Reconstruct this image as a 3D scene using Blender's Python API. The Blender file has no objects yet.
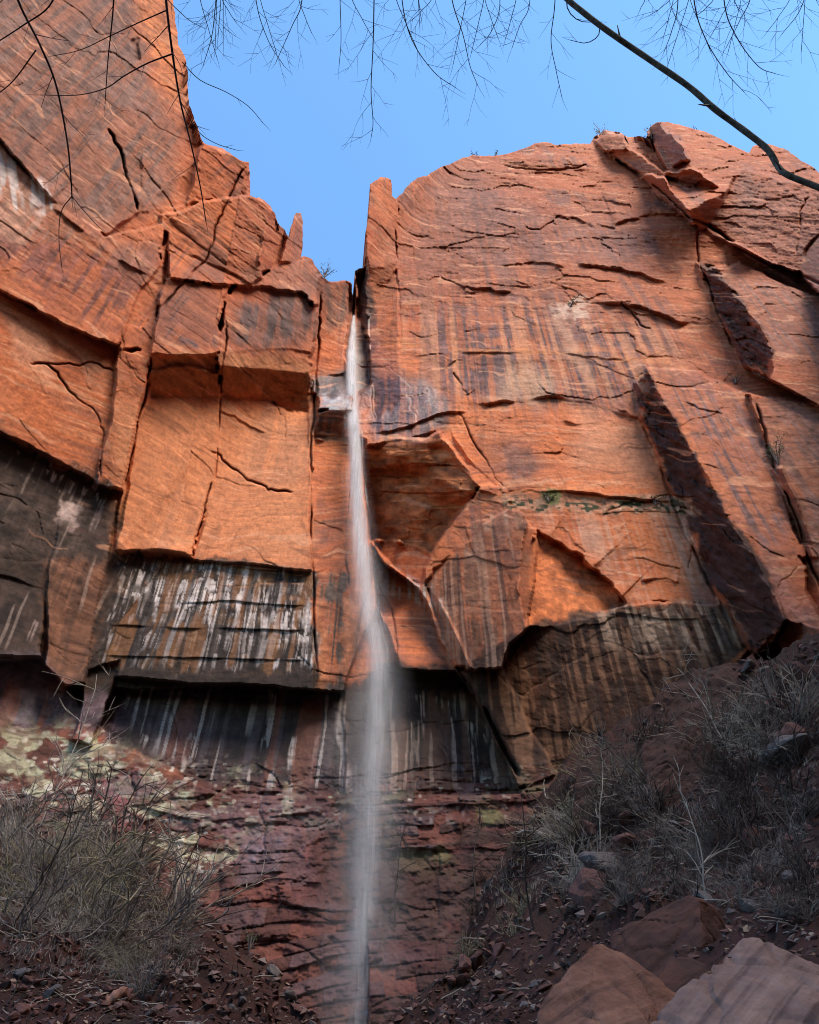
import bpy, bmesh, math, random, os
import numpy as np
from mathutils import Vector, Matrix, noise as mnoise

random.seed(7)
RNG = np.random.default_rng(7)
S = bpy.context.scene
C = S.collection

# ------------------------------------------------------------------ camera
W, H = 819, 1024
FPX = 740.0
PITCH = math.radians(42)
CP, SP = math.cos(PITCH), math.sin(PITCH)
EYE = np.array([0.0, 0.0, 1.7])

cam = bpy.data.objects.new('camera', bpy.data.cameras.new('camera'))
C.objects.link(cam)
cam.location = EYE
cam.rotation_euler = (math.pi / 2 + PITCH, 0, 0)
cam.data.sensor_fit = 'VERTICAL'
cam.data.sensor_height = 36.0
cam.data.lens = 36.0 * FPX / H
cam.data.clip_start = 0.05
cam.data.clip_end = 3000
S.camera = cam


def ray(px, py):
    """direction of the sight line through a point of the photograph (depth 1 along the view axis)"""
    px = np.asarray(px, float); py = np.asarray(py, float)
    x = (px - W / 2) / FPX
    y = (H / 2 - py) / FPX
    return np.stack([x, CP - y * SP, SP + y * CP], -1)


def at(px, py, dist):
    """real point at horizontal distance dist (metres along +Y) seen at px, py"""
    d = ray(px, py)
    return EYE + d * (dist / d[..., 1])[..., None] if d.ndim > 1 else EYE + d * (dist / d[1])


# ------------------------------------------------------------------ noise
def _h(ix, iy, iz, seed):
    n = (ix.astype(np.int64) * 374761393 + iy.astype(np.int64) * 668265263 + iz.astype(np.int64) * 2147483647 + seed * 974711) & 0xFFFFFFFF
    n = ((n ^ (n >> 13)) * 1274126177) & 0xFFFFFFFF
    n = ((n ^ (n >> 16)) * 2246822519) & 0xFFFFFFFF
    n = n ^ (n >> 15)
    return (n & 0xFFFFFF).astype(np.float32) / 16777216.0


def vn2(x, y, seed=0):
    ix = np.floor(x); iy = np.floor(y)
    fx = (x - ix).astype(np.float32); fy = (y - iy).astype(np.float32)
    fx = fx * fx * fx * (fx * (fx * 6 - 15) + 10); fy = fy * fy * fy * (fy * (fy * 6 - 15) + 10)
    z = np.zeros_like(ix)
    a = _h(ix, iy, z, seed); b = _h(ix + 1, iy, z, seed); c = _h(ix, iy + 1, z, seed); d = _h(ix + 1, iy + 1, z, seed)
    return (a + (b - a) * fx) * (1 - fy) + (c + (d - c) * fx) * fy


def fbm(x, y, octv=4, seed=0, gain=0.5, lac=2.03):
    """about -1..1, zero mean"""
    r = 0; a = 1.0; t = 0.0
    for o in range(octv):
        r = r + a * (vn2(x, y, seed + o * 17) * 2 - 1)
        t += a; a *= gain
        x = x * lac + 13.7; y = y * lac + 7.1
    return r / t * 1.6


def worley(x, y, seed=0):
    """F1, F2, id value, offsets from the nearest cell centre"""
    ix = np.floor(x); iy = np.floor(y)
    f1 = np.full(x.shape, 9e9, np.float32); f2 = f1.copy()
    idv = np.zeros(x.shape, np.float32); ox = idv.copy(); oy = idv.copy()
    z = np.zeros_like(ix)
    for dx in (-1, 0, 1):
        for dy in (-1, 0, 1):
            cx = ix + dx; cy = iy + dy
            px = cx + .1 + .8 * _h(cx, cy, z, seed); py = cy + .1 + .8 * _h(cx, cy, z, seed + 5)
            ddx = (x - px).astype(np.float32); ddy = (y - py).astype(np.float32)
            d = ddx * ddx + ddy * ddy
            n = d < f1
            f2 = np.where(n, f1, np.minimum(f2, d))
            f1 = np.where(n, d, f1)
            idv = np.where(n, _h(cx, cy, z, seed + 9), idv)
            ox = np.where(n, ddx, ox); oy = np.where(n, ddy, oy)
    return np.sqrt(f1), np.sqrt(f2), idv, ox, oy


def sst(a, b, x):
    t = np.clip((x - a) / (b - a), 0, 1)
    return t * t * (3 - 2 * t)


def box1(a, r, ax):
    if r < 1:
        return a
    p = np.concatenate([np.repeat(np.take(a, [0], ax), r + 1, ax), a, np.repeat(np.take(a, [-1], ax), r, ax)], ax)
    c = np.cumsum(p, ax, dtype=np.float64)
    n = a.shape[ax]
    hi = np.take(c, np.arange(2 * r + 1, 2 * r + 1 + n), ax); lo = np.take(c, np.arange(0, n), ax)
    return ((hi - lo) / (2 * r + 1)).astype(np.float32)


def blur(a, r, it=2):
    for _ in range(it):
        a = box1(box1(a, r, 0), r, 1)
    return a


# ------------------------------------------------------------------ materials
def mat(name):
    m = bpy.data.materials.new(name); m.use_nodes = True
    nt = m.node_tree
    return m, nt, nt.nodes['Principled BSDF']


def lk(nt, a, b):
    nt.links.new(a, b)


def noise_node(nt, vec, scale, detail=6, rough=.6):
    n = nt.nodes.new('ShaderNodeTexNoise'); n.inputs['Scale'].default_value = scale
    n.inputs['Detail'].default_value = detail; n.inputs['Roughness'].default_value = rough
    lk(nt, vec, n.inputs['Vector'])
    return n


def ramp(nt, fac, stops):
    r = nt.nodes.new('ShaderNodeValToRGB'); e = r.color_ramp.elements
    while len(e) < len(stops):
        e.new(.5)
    for k, (p, c) in enumerate(stops):
        e[k].position = p; e[k].color = (*c, 1) if len(c) == 3 else c
    lk(nt, fac, r.inputs['Fac'])
    return r


def rock_material():
    """bedded sandstone: mapped rock colour broken up by fine grain, bedding lines and bump"""
    m, nt, b = mat('sandstone')
    N = nt.nodes
    col = N.new('ShaderNodeAttribute'); col.attribute_name = 'rock_colour'
    wet = N.new('ShaderNodeAttribute'); wet.attribute_name = 'wet'
    uvw = N.new('ShaderNodeAttribute'); uvw.attribute_name = 'wall_coord'
    geo = N.new('ShaderNodeNewGeometry')
    n1 = noise_node(nt, geo.outputs['Position'], 2.2, 10, .74)
    mp = N.new('ShaderNodeMapping'); mp.inputs['Scale'].default_value = (.35, .35, 2.6); mp.inputs['Rotation'].default_value = (0, math.radians(7), 0)
    lk(nt, geo.outputs['Position'], mp.inputs['Vector'])
    n2 = noise_node(nt, mp.outputs['Vector'], 1.0, 5, .6)
    mp2 = N.new('ShaderNodeMapping'); mp2.inputs['Scale'].default_value = (6, 6, .35)
    lk(nt, uvw.outputs['Vector'], mp2.inputs['Vector'])
    n3 = noise_node(nt, mp2.outputs['Vector'], 1.0, 4, .6)
    r1 = ramp(nt, n1.outputs['Fac'], [(.28, (.62, .59, .59)), (.5, (1, 1, 1)), (.74, (1.26, 1.24, 1.22))])
    r2 = ramp(nt, n2.outputs['Fac'], [(.3, (.86, .82, .82)), (.5, (1, 1, 1)), (.72, (1.1, 1.1, 1.1))])
    r3 = ramp(nt, n3.outputs['Fac'], [(.3, (.90, .89, .90)), (.55, (1, 1, 1)), (.75, (1.06, 1.06, 1.06))])
    c = col.outputs['Color']
    for r in (r1, r2, r3):
        mx = N.new('ShaderNodeMix'); mx.data_type = 'RGBA'; mx.blend_type = 'MULTIPLY'; mx.inputs['Factor'].default_value = 1
        lk(nt, c, mx.inputs['A']); lk(nt, r.outputs['Color'], mx.inputs['B'])
        c = mx.outputs['Result']
    lk(nt, c, b.inputs['Base Color'])
    mr = N.new('ShaderNodeMapRange'); mr.inputs['To Min'].default_value = .9; mr.inputs['To Max'].default_value = .32
    lk(nt, wet.outputs['Fac'], mr.inputs['Value']); lk(nt, mr.outputs['Result'], b.inputs['Roughness'])
    b.inputs['Specular IOR Level'].default_value = .3
    ad = N.new('ShaderNodeMath'); ad.operation = 'ADD'
    ad.operation = 'MULTIPLY_ADD'; ad.inputs[1].default_value = .35
    lk(nt, n2.outputs['Fac'], ad.inputs[0]); lk(nt, n1.outputs['Fac'], ad.inputs[2])
    bp = N.new('ShaderNodeBump'); bp.inputs['Strength'].default_value = .8; bp.inputs['Distance'].default_value = .09
    lk(nt, ad.outputs['Value'], bp.inputs['Height']); lk(nt, bp.outputs['Normal'], b.inputs['Normal'])
    return m


def stone_material(name, cols, scale=1.2, bed=None, bump=.05):
    m, nt, b = mat(name)
    N = nt.nodes
    tc = N.new('ShaderNodeTexCoord'); oi = N.new('ShaderNodeObjectInfo')
    va = N.new('ShaderNodeVectorMath'); va.operation = 'ADD'
    lk(nt, tc.outputs['Object'], va.inputs[0]); lk(nt, oi.outputs['Random'], va.inputs[1])
    n = noise_node(nt, va.outputs['Vector'], scale, 12, .74)
    k = len(cols)
    r = ramp(nt, n.outputs['Fac'], [(.28 + .44 * i / (k - 1), cols[i]) for i in range(k)])
    c = r.outputs['Color']
    h = n.outputs['Fac']
    if bed:
        mr0 = N.new('ShaderNodeMapping'); mr0.inputs['Rotation'].default_value = bed[0]; lk(nt, va.outputs['Vector'], mr0.inputs['Vector'])
        mp = N.new('ShaderNodeMapping'); mp.inputs['Scale'].default_value = (.25, .25, bed[1])
        lk(nt, mr0.outputs['Vector'], mp.inputs['Vector'])
        n2 = noise_node(nt, mp.outputs['Vector'], 1.0, 5, .6)
        r2 = ramp(nt, n2.outputs['Fac'], [(.36, (.42, .40, .42)), (.47, (.95, .93, .93)), (.55, (1, 1, 1)), (.66, (1.35, 1.32, 1.3))])
        mx = N.new('ShaderNodeMix'); mx.data_type = 'RGBA'; mx.blend_type = 'MULTIPLY'; mx.inputs['Factor'].default_value = 1
        lk(nt, c, mx.inputs['A']); lk(nt, r2.outputs['Color'], mx.inputs['B']); c = mx.outputs['Result']
        ad = N.new('ShaderNodeMath'); ad.operation = 'ADD'
        lk(nt, h, ad.inputs[0]); lk(nt, n2.outputs['Fac'], ad.inputs[1]); h = ad.outputs['Value']
    # value varies a little from stone to stone
    hs = N.new('ShaderNodeHueSaturation')
    mr = N.new('ShaderNodeMapRange'); mr.inputs['To Min'].default_value = .65; mr.inputs['To Max'].default_value = 1.3
    lk(nt, oi.outputs['Random'], mr.inputs['Value']); lk(nt, mr.outputs['Result'], hs.inputs['Value'])
    lk(nt, c, hs.inputs['Color']); lk(nt, hs.outputs['Color'], b.inputs['Base Color'])
    b.inputs['Roughness'].default_value = .85; b.inputs['Specular IOR Level'].default_value = .3
    bp = N.new('ShaderNodeBump'); bp.inputs['Strength'].default_value = .8; bp.inputs['Distance'].default_value = bump
    lk(nt, h, bp.inputs['Height']); lk(nt, bp.outputs['Normal'], b.inputs['Normal'])
    return m


def plain_material(name, c1, c2, scale=8, rough=.8):
    m, nt, b = mat(name)
    tc = nt.nodes.new('ShaderNodeTexCoord')
    n = noise_node(nt, tc.outputs['Object'], scale, 5, .6)
    r = ramp(nt, n.outputs['Fac'], [(.35, c1), (.65, c2)])
    lk(nt, r.outputs['Color'], b.inputs['Base Color'])
    b.inputs['Roughness'].default_value = rough; b.inputs['Specular IOR Level'].default_value = .25
    return m


def water_material(name='falling_water', alpha=.34):
    m, nt, b = mat(name)
    N = nt.nodes
    b.inputs['Base Color'].default_value = (.86, .88, .92, 1)
    b.inputs['Roughness'].default_value = .45
    tr = N.new('ShaderNodeBsdfTransparent')
    tl = N.new('ShaderNodeBsdfTranslucent'); tl.inputs['Color'].default_value = (.86, .88, .92, 1)
    m1 = N.new('ShaderNodeMixShader'); m1.inputs['Fac'].default_value = .5
    lk(nt, b.outputs['BSDF'], m1.inputs[1]); lk(nt, tl.outputs['BSDF'], m1.inputs[2])
    m2 = N.new('ShaderNodeMixShader')
    geo = N.new('ShaderNodeNewGeometry')
    mp = N.new('ShaderNodeMapping'); mp.inputs['Scale'].default_value = (7, 7, 1.1)
    lk(nt, geo.outputs['Position'], mp.inputs['Vector'])
    n = noise_node(nt, mp.outputs['Vector'], 1, 4, .6)
    mr = N.new('ShaderNodeMapRange'); mr.inputs['From Min'].default_value = .3; mr.inputs['From Max'].default_value = .7
    mr.inputs['To Min'].default_value = alpha * .35; mr.inputs['To Max'].default_value = alpha * 1.5
    lk(nt, n.outputs['Fac'], mr.inputs['Value'])
    lk(nt, mr.outputs['Result'], m2.inputs['Fac'])
    lk(nt, tr.outputs['BSDF'], m2.inputs[1]); lk(nt, m1.outputs['Shader'], m2.inputs[2])
    lk(nt, m2.outputs['Shader'], N['Material Output'].inputs['Surface'])
    return m


M_ROCK = rock_material()


# ------------------------------------------------------------------ mesh helpers
def np_mesh(name, V, F4=None, F3=None, smooth=True):
    me = bpy.data.meshes.new(name)
    V = np.asarray(V, np.float32)
    loops, starts, totals = [], [], []
    p = 0
    for F, k in ((F4, 4), (F3, 3)):
        if F is not None and len(F):
            F = np.asarray(F, np.int32)
            loops.append(F.ravel()); starts.append(p + np.arange(len(F)) * k); totals.append(np.full(len(F), k)); p += len(F) * k
    me.vertices.add(len(V)); me.vertices.foreach_set('co', V.ravel())
    L = np.concatenate(loops).astype(np.int32)
    me.loops.add(len(L)); me.loops.foreach_set('vertex_index', L)
    st = np.concatenate(starts).astype(np.int32)
    me.polygons.add(len(st)); me.polygons.foreach_set('loop_start', st)
    me.polygons.foreach_set('loop_total', np.concatenate(totals).astype(np.int32))
    me.polygons.foreach_set('use_smooth', np.full(len(st), smooth))
    me.update(calc_edges=True)
    me.validate()
    return me


def link(name, me, m=None, parent=None):
    o = bpy.data.objects.new(name, me); C.objects.link(o)
    if m is not None:
        me.materials.clear(); me.materials.append(m)
    if parent is not None:
        o.parent = parent
    return o


def tag(o, label, cat, group=None):
    o['label'] = label; o['category'] = cat
    if group:
        o['group'] = group
    return o


def struct(o, kind='structure'):
    o['kind'] = kind
    return o


def empty(name, loc):
    o = bpy.data.objects.new(name, None); C.objects.link(o); o.location = loc; o.empty_display_size = .2
    return o


def jag(pts, amp=1.5, it=3, seed=0):
    """a traced line roughened by midpoint displacement"""
    r = random.Random(seed * 7919 + len(pts))
    pts = [tuple(map(float, p)) for p in pts]
    for _ in range(it):
        out = [pts[0]]
        for a, b in zip(pts, pts[1:]):
            L = math.hypot(b[0] - a[0], b[1] - a[1])
            if L > 5:
                k = r.gauss(0, 1) * min(amp, L * .12)
                out.append(((a[0] + b[0]) / 2 - (b[1] - a[1]) / L * k, (a[1] + b[1]) / 2 + (b[0] - a[0]) / L * k))
            out.append(b)
        pts = out
        amp *= .62
    return np.array(pts)


# ================================================================== THE CLIFF
STEP = float(os.environ.get('CSTEP', '0.85'))
X0, X1, Y0, Y1 = -80, 905, -85, 1060
gx = np.arange(X0, X1 + .01, STEP); gy = np.arange(Y0, Y1 + .01, STEP)
PX, PY = np.meshgrid(gx, gy)
PX = PX.astype(np.float32); PY = PY.astype(np.float32)
HH, WW = PX.shape


def sub(x0, y0, x1, y1):
    i0 = max(0, int((y0 - Y0) / STEP)); i1 = min(HH, int((y1 - Y0) / STEP) + 2)
    j0 = max(0, int((x0 - X0) / STEP)); j1 = min(WW, int((x1 - X0) / STEP) + 2)
    return slice(i0, max(i0 + 1, i1)), slice(j0, max(j0 + 1, j1))


def inside(poly):
    poly = np.asarray(poly, float)
    m = np.zeros((HH, WW), bool)
    sl = sub(poly[:, 0].min() - 1, poly[:, 1].min() - 1, poly[:, 0].max() + 1, poly[:, 1].max() + 1)
    x = PX[sl]; y = PY[sl]; r = np.zeros(x.shape, bool)
    n = len(poly)
    for i in range(n):
        xa, ya = poly[i]; xb, yb = poly[(i + 1) % n]
        if ya == yb:
            continue
        r ^= ((ya > y) != (yb > y)) & (x < (xb - xa) * (y - ya) / (yb - ya) + xa)
    m[sl] = r
    return m


def line_dist(pts, R):
    """(slice, distance, side (positive above a line drawn left to right), position along 0..1)"""
    pts = np.asarray(pts, float)
    sl = sub(pts[:, 0].min() - R, pts[:, 1].min() - R, pts[:, 0].max() + R, pts[:, 1].max() + R)
    x = PX[sl]; y = PY[sl]
    best = np.full(x.shape, 1e9, np.float32); side = np.zeros(x.shape, np.float32); al = np.zeros(x.shape, np.float32)
    seg = np.hypot(*np.diff(pts, axis=0).T); tot = seg.sum(); acc = 0
    for (xa, ya), (xb, yb), L in zip(pts, pts[1:], seg):
        if L < 1e-6:
            continue
        t = np.clip(((x - xa) * (xb - xa) + (y - ya) * (yb - ya)) / (L * L), 0, 1)
        dx = x - (xa + t * (xb - xa)); dy = y - (ya + t * (yb - ya))
        d = np.hypot(dx, dy)
        n = d < best
        best = np.where(n, d, best)
        side = np.where(n, np.sign((xb - xa) * -(y - ya) + (yb - ya) * (x - xa)), side)
        al = np.where(n, (acc + t * L) / tot, al)
        acc += L
    return sl, best, side, al


# ---- big walls of the amphitheatre as planes (point, normal)
def unit(v):
    v = np.array(v, float); return v / np.linalg.norm(v)


PLANES = [((0, 46, 10), unit((0.03, -1, .10))),
          ((-23.5, 45.5, 38), unit((.70, -.72, -.13)))]
D3 = ray(PX, PY)
ts = []
for p, n in PLANES:
    den = D3 @ n
    t = ((np.array(p) - EYE) @ n) / np.minimum(den, -1e-3)
    ts.append(np.where(t > 0, t, 1e3))
k = 0.06
tsm = np.minimum(ts[0], ts[1])
a = np.clip(.5 + .5 * (ts[1] - ts[0]) / (k * tsm), 0, 1)         # soft corner
T0 = ts[1] * (1 - a) + ts[0] * a - k * tsm * a * (1 - a) * .5
aw = a[..., None]
NB = PLANES[1][1] * (1 - aw) + PLANES[0][1] * aw
NB /= np.linalg.norm(NB, axis=-1, keepdims=True)
B = EYE + D3 * T0[..., None]
# wall coordinates: u along the wall, z up
u_left = -23.5 - np.hypot(B[..., 0] + 23.5, B[..., 1] - 45.5)
U = np.where(ts[1] < ts[0], np.where(B[..., 0] < -20, np.minimum(u_left, B[..., 0]), B[..., 0]), B[..., 0]).astype(np.float32)
Z = B[..., 2].astype(np.float32)
DN = -(D3 * NB).sum(-1)

D = np.zeros((HH, WW), np.float32)


def plane_of(p3):
    """affine relief through three (x, y, metres)"""
    A = np.array([[p[0], p[1], 1] for p in p3], float); b = np.array([p[2] for p in p3], float)
    c = np.linalg.solve(A, b)
    return c[0] * PX + c[1] * PY + c[2]


def facet(poly, p3, add=False, amp=2.0, seed=1):
    global D
    out = []
    cl = list(poly) + [poly[0]]
    for a_, b_ in zip(cl, cl[1:]):                      # an edge shared by two facets is roughened the same way in both
        fl = a_ > b_
        e_ = jag([b_, a_] if fl else [a_, b_], amp, 3, int(a_[0] * 31 + a_[1] * 7 + b_[0] * 31 + b_[1] * 7))
        out += list((e_[::-1] if fl else e_)[:-1])
    m = inside(out)
    v = np.full_like(D, p3) if isinstance(p3, (int, float)) else plane_of(p3)
    D = np.where(m, D + v if add else v, D).astype(np.float32)


def ledge(pts, h, up=16, under=3.0, amp=1.1, seed=0, taper=.12):
    under = under * .62
    pts = jag(pts, amp, 4, seed)
    R = up * 3.2 + under
    sl, d, s, al = line_dist(pts, R)
    sd = d * s
    f = np.where(sd >= 0, np.exp(-sd / up), np.clip(1 + sd / under, 0, 1))
    brk = sst(.12, .6, vn2(al * np.hypot(*(pts[-1] - pts[0])) / 26, al * 0, seed + 700))
    D[sl] += .62 * h * (.15 + .75 * brk) * f * sst(0, taper, al) * sst(0, taper, 1 - al) * (d < R)


def crack(pts, dep, w=1.6, amp=1.6, seed=0, taper=.08):
    pts = jag(pts, amp, 4, seed)
    R = w * 4
    sl, d, s, al = line_dist(pts, R)
    brk = sst(.1, .6, vn2(al * np.hypot(*(pts[-1] - pts[0])) / 22, al * 0, seed + 800))
    D[sl] -= dep * (.2 + .8 * brk) * np.exp(-(d / (w * .5)) ** 2) * sst(0, taper, al) * sst(0, taper, 1 - al)


# ---- silhouette of the rim
SKY = [(172, -90), (173, 0), (175, 20), (178, 45), (186, 60), (188, 75), (189, 105), (197, 125), (203, 142), (214, 146), (232, 155),
       (249, 162), (250, 195), (262, 199), (272, 210), (280, 226), (285, 230), (289, 237), (291, 226), (296, 213), (301, 213), (303, 222),
       (301, 257), (312, 259), (320, 272), (328, 281), (349, 281), (352, 288), (352, 322), (355, 322), (356, 300), (355, 271), (364, 268),
       (366, 237), (368, 212), (370, 184), (380, 177), (391, 180), (392, 196), (396, 199), (403, 193), (415, 180), (436, 170), (454, 162),
       (472, 155), (500, 155), (525, 148), (546, 142), (564, 144), (590, 144), (594, 137), (604, 130), (619, 132), (632, 137), (646, 138),
       (650, 127), (658, 122), (671, 123), (703, 131), (734, 146), (749, 153), (753, 146), (769, 144), (788, 150), (804, 162), (819, 173),
       (915, 205)]
sil = jag(SKY, .9, 3, 11)
sky = inside(np.vstack([sil, [[915, -90]]]))

# ---- relief, metres towards the viewer (polygons traced on the rock)
D += .55 * fbm(U * .07, Z * .06, 3, 3)
P = plane_of
# left wall: upper leaning face
facet([(-90, -90), (125, -90), (120, 40), (140, 130), (140, 212), (105, 235), (50, 200), (0, 140), (-90, 60)], [(0, 140, 1.2), (105, 235, .6), (120, 0, -2.2)])
facet([(125, -90), (180, -90), (190, 110), (203, 142), (185, 205), (142, 212), (140, 130), (120, 40)], [(125, 0, -2.28), (190, 110, -1.5), (142, 212, -.22)])
facet([(130, 40), (140, 38), (141, 60), (134, 62)], -2.2)
facet([(203, 142), (249, 162), (250, 196), (215, 200), (185, 205), (195, 170)], [(203, 142, 1.2), (249, 162, 2.2), (200, 205, .4)])
# middle band, ledge over the smooth slab
facet([(-90, 60), (0, 142), (55, 202), (105, 237), (165, 222), (160, 290), (118, 346), (80, 332), (30, 305), (-90, 245)], [(0, 150, .6), (0, 290, 1.6), (150, 260, 1.1)])
facet([(-90, 248), (30, 308), (80, 334), (118, 348), (115, 420), (95, 488), (60, 462), (0, 432), (-90, 395)], [(0, 300, .9), (118, 350, .2), (60, 462, .6)])
facet([(118, 348), (150, 352), (146, 390), (122, 490), (95, 488), (112, 420)], [(120, 350, 1.2), (150, 352, 1.6), (110, 490, 1.2)])
facet([(140, 290), (160, 262), (168, 240), (160, 300), (152, 354), (118, 348)], [(140, 290, .9), (160, 262, .6), (150, 354, 1.4)])
# rounded blocks under the spire
facet([(160, 215), (215, 200), (250, 196), (272, 210), (282, 228), (276, 262), (252, 285), (205, 262), (168, 240)], [(160, 215, .8), (270, 215, 3.4), (210, 262, 1.8)])
facet([(272, 210), (283, 228), (289, 238), (283, 262), (262, 272), (258, 262)], [(272, 210, 3.0), (289, 238, -.4), (262, 272, 2.6)])
facet([(285, 230), (304, 215), (302, 262), (280, 264)], [(290, 216, 1.4), (302, 216, .6), (285, 262, 2.0)])
facet([(168, 240), (205, 262), (252, 285), (283, 262), (312, 259), (322, 276), (320, 305), (300, 292), (232, 285), (170, 282)], [(168, 250, 1.0), (318, 262, 1.4), (250, 290, 2.6)])
# two jutting blocks with undersides
facet([(165, 278), (232, 285), (222, 300), (218, 353), (150, 353), (158, 300)], [(165, 280, 1.4), (232, 285, 2.0), (150, 352, 2.6)])
facet([(222, 298), (236, 286), (302, 292), (316, 306), (312, 353), (219, 353)], [(222, 298, 1.9), (316, 306, 2.0), (222, 352, 2.7)])
facet([(150, 353), (218, 353), (220, 373), (190, 365), (150, 371)], [(150, 353, 2.6), (218, 353, 2.7), (150, 370, 1.1)])
facet([(150, 371), (190, 365), (220, 373), (220, 395), (150, 398)], [(150, 372, 1.3), (220, 374, 1.5), (150, 396, -.6)])
facet([(218, 353), (219, 353), (312, 353), (310, 373), (219, 367)], [(219, 353, 2.7), (312, 353, 2.4), (219, 366, 2.6)])
facet([(219, 367), (310, 373), (308, 413), (286, 411), (255, 398), (220, 395)], [(219, 367, 2.4), (310, 373, 2.2), (255, 398, -.3)])
# flat lower panels
facet([(150, 398), (220, 395), (214, 480), (192, 558), (116, 550), (132, 465)], [(150, 398, -.5), (220, 395, -.4), (120, 550, .9)])
facet([(220, 395), (255, 398), (286, 411), (308, 413), (312, 571), (192, 560), (214, 480)], [(220, 395, -.5), (308, 413, -.3), (250, 565, .7)])
# dark bench at far left and stained band
facet([(-90, 396), (0, 434), (60, 464), (122, 492), (112, 560), (86, 683), (-90, 672)], [(0, 440, -.6), (122, 492, -.9), (40, 670, .9)])
facet([(60, 500), (118, 500), (108, 570), (88, 684), (40, 690), (48, 580)], [(60, 500, -.5), (118, 500, -.3), (60, 690, 2.3)])
facet([(-90, 560), (46, 590), (40, 657), (-90, 655)], [(-90, 560, .4), (46, 590, .2), (0, 655, 2.6)])
facet([(112, 552), (312, 572), (316, 690), (200, 684), (86, 676)], [(112, 552, -.2), (312, 572, .2), (100, 684, 1.5)])
facet([(70, 686), (200, 686), (348, 692), (348, 795), (235, 795), (120, 745), (40, 700)], [(100, 690, -1.4), (340, 692, -2.0), (240, 795, -.6)])
facet([(-90, 657), (40, 658), (70, 690), (120, 745), (235, 800), (350, 805), (366, 820), (366, 1070), (-90, 1070)], [(0, 660, -.6), (340, 800, -.2), (150, 960, 3.4)])
facet([(88, 670), (120, 660), (92, 745), (70, 740)], [(88, 670, .9), (120, 660, .5), (80, 745, 1.2)])
# strip left of the fall
facet([(321, 275), (352, 281), (353, 330), (345, 372), (314, 400), (318, 320)], [(321, 280, .8), (350, 285, .2), (320, 400, -.4)])
facet([(312, 378), (348, 372), (350, 396), (318, 398)], [(312, 378, .2), (348, 380, -.8), (318, 398, 1.4)])
facet([(318, 396), (353, 396), (353, 411), (316, 410)], [(318, 396, 1.7), (353, 396, 1.1), (318, 411, 1.9)])
facet([(316, 411), (353, 411), (345, 440), (314, 438)], [(316, 411, 1.6), (350, 411, 1.2), (316, 440, -1.2)])
facet([(314, 438), (366, 440), (372, 540), (373, 576), (345, 690), (314, 690)], [(314, 440, -.6), (366, 440, -1.6), (330, 690, 0)])
# chute behind the lip
facet([(350, 284), (358, 300), (366, 330), (372, 380), (352, 396), (346, 350)], [(350, 300, -2.2), (366, 330, -3.0), (352, 396, -1.6)])
facet([(355, 271), (366, 268), (368, 300), (372, 330), (366, 336), (357, 318)], [(355, 271, -3.6), (368, 268, -.2), (357, 330, -3.8)])
# pillar and dark stained recess right of the fall
facet([(369, 180), (393, 178), (397, 200), (398, 300), (372, 305), (366, 240)], [(369, 185, 1.2), (397, 200, 1.0), (372, 300, 1.0)])
facet([(366, 268), (380, 268), (397, 262), (378, 320), (366, 310)], [(366, 268, 1.0), (397, 262, 1.0), (370, 318, -1.8)])
facet([(368, 318), (398, 268), (400, 400), (376, 420), (370, 380)], [(368, 318, -1.2), (398, 280, .2), (372, 410, -1.4)])
# hollow beneath the wall: roof of the big alcove, ribs, hanging block
facet([(366, 448), (403, 438), (440, 432), (470, 470), (480, 486), (462, 511), (432, 553), (394, 541), (370, 541)], [(403, 439, .4), (480, 485, 1.6), (394, 541, -5.5)])
facet([(372, 541), (394, 540), (432, 553), (422, 584), (410, 580)], [(372, 541, -5.8), (432, 553, -3.4), (412, 582, -3.9)])
facet([(372, 545), (410, 582), (432, 622), (452, 670), (400, 668), (376, 605)], [(372, 545, -5.6), (430, 606, -2.9), (400, 668, .4)])
facet([(480, 485), (506, 490), (512, 508), (474, 537), (446, 558), (424, 584), (432, 553), (462, 511)], [(480, 485, 1.6), (506, 490, 2.4), (428, 570, .0)])
facet([(424, 584), (446, 558), (474, 537), (502, 513), (518, 510), (528, 528), (537, 545), (528, 627), (502, 668), (474, 672), (455, 668)], [(518, 511, 4.4), (424, 584, -.8), (500, 668, 5.4)])
facet([(424, 584), (440, 600), (474, 672), (455, 668)], [(424, 584, -1.6), (440, 600, .8), (460, 668, 2.2)])
facet([(519, 510), (527, 528), (522, 560), (516, 590), (527, 626), (538, 545), (534, 528)], [(519, 512, 4.4), (527, 626, 5.0), (538, 545, 1.6)])
facet([(538, 531), (569, 551), (583, 556), (600, 575), (626, 604), (586, 619), (528, 627), (537, 560)], [(540, 533, -.6), (626, 604, -1.8), (530, 627, 2.4)])
# stained wall below, joint with a pale rib, black hollow behind the fall
facet([(528, 627), (586, 619), (627, 605), (722, 604), (750, 650), (660, 730), (520, 790), (474, 700), (503, 668)], [(528, 627, 1.4), (720, 605, 1.9), (520, 790, -1.6)])
facet([(455, 669), (476, 672), (503, 668), (560, 785), (518, 788)], [(476, 676, .9), (503, 668, 1.0), (530, 785, .3)])
facet([(345, 690), (378, 605), (400, 668), (455, 671), (475, 695), (522, 795), (345, 800)], [(380, 668, -2.6), (455, 671, -3.4), (450, 795, -1.6)])
facet([(345, 798), (522, 792), (640, 740), (760, 650), (905, 640), (905, 1070), (366, 1070), (366, 820)], [(350, 800, -.2), (640, 740, -.6), (366, 1000, 4.2)])
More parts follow.
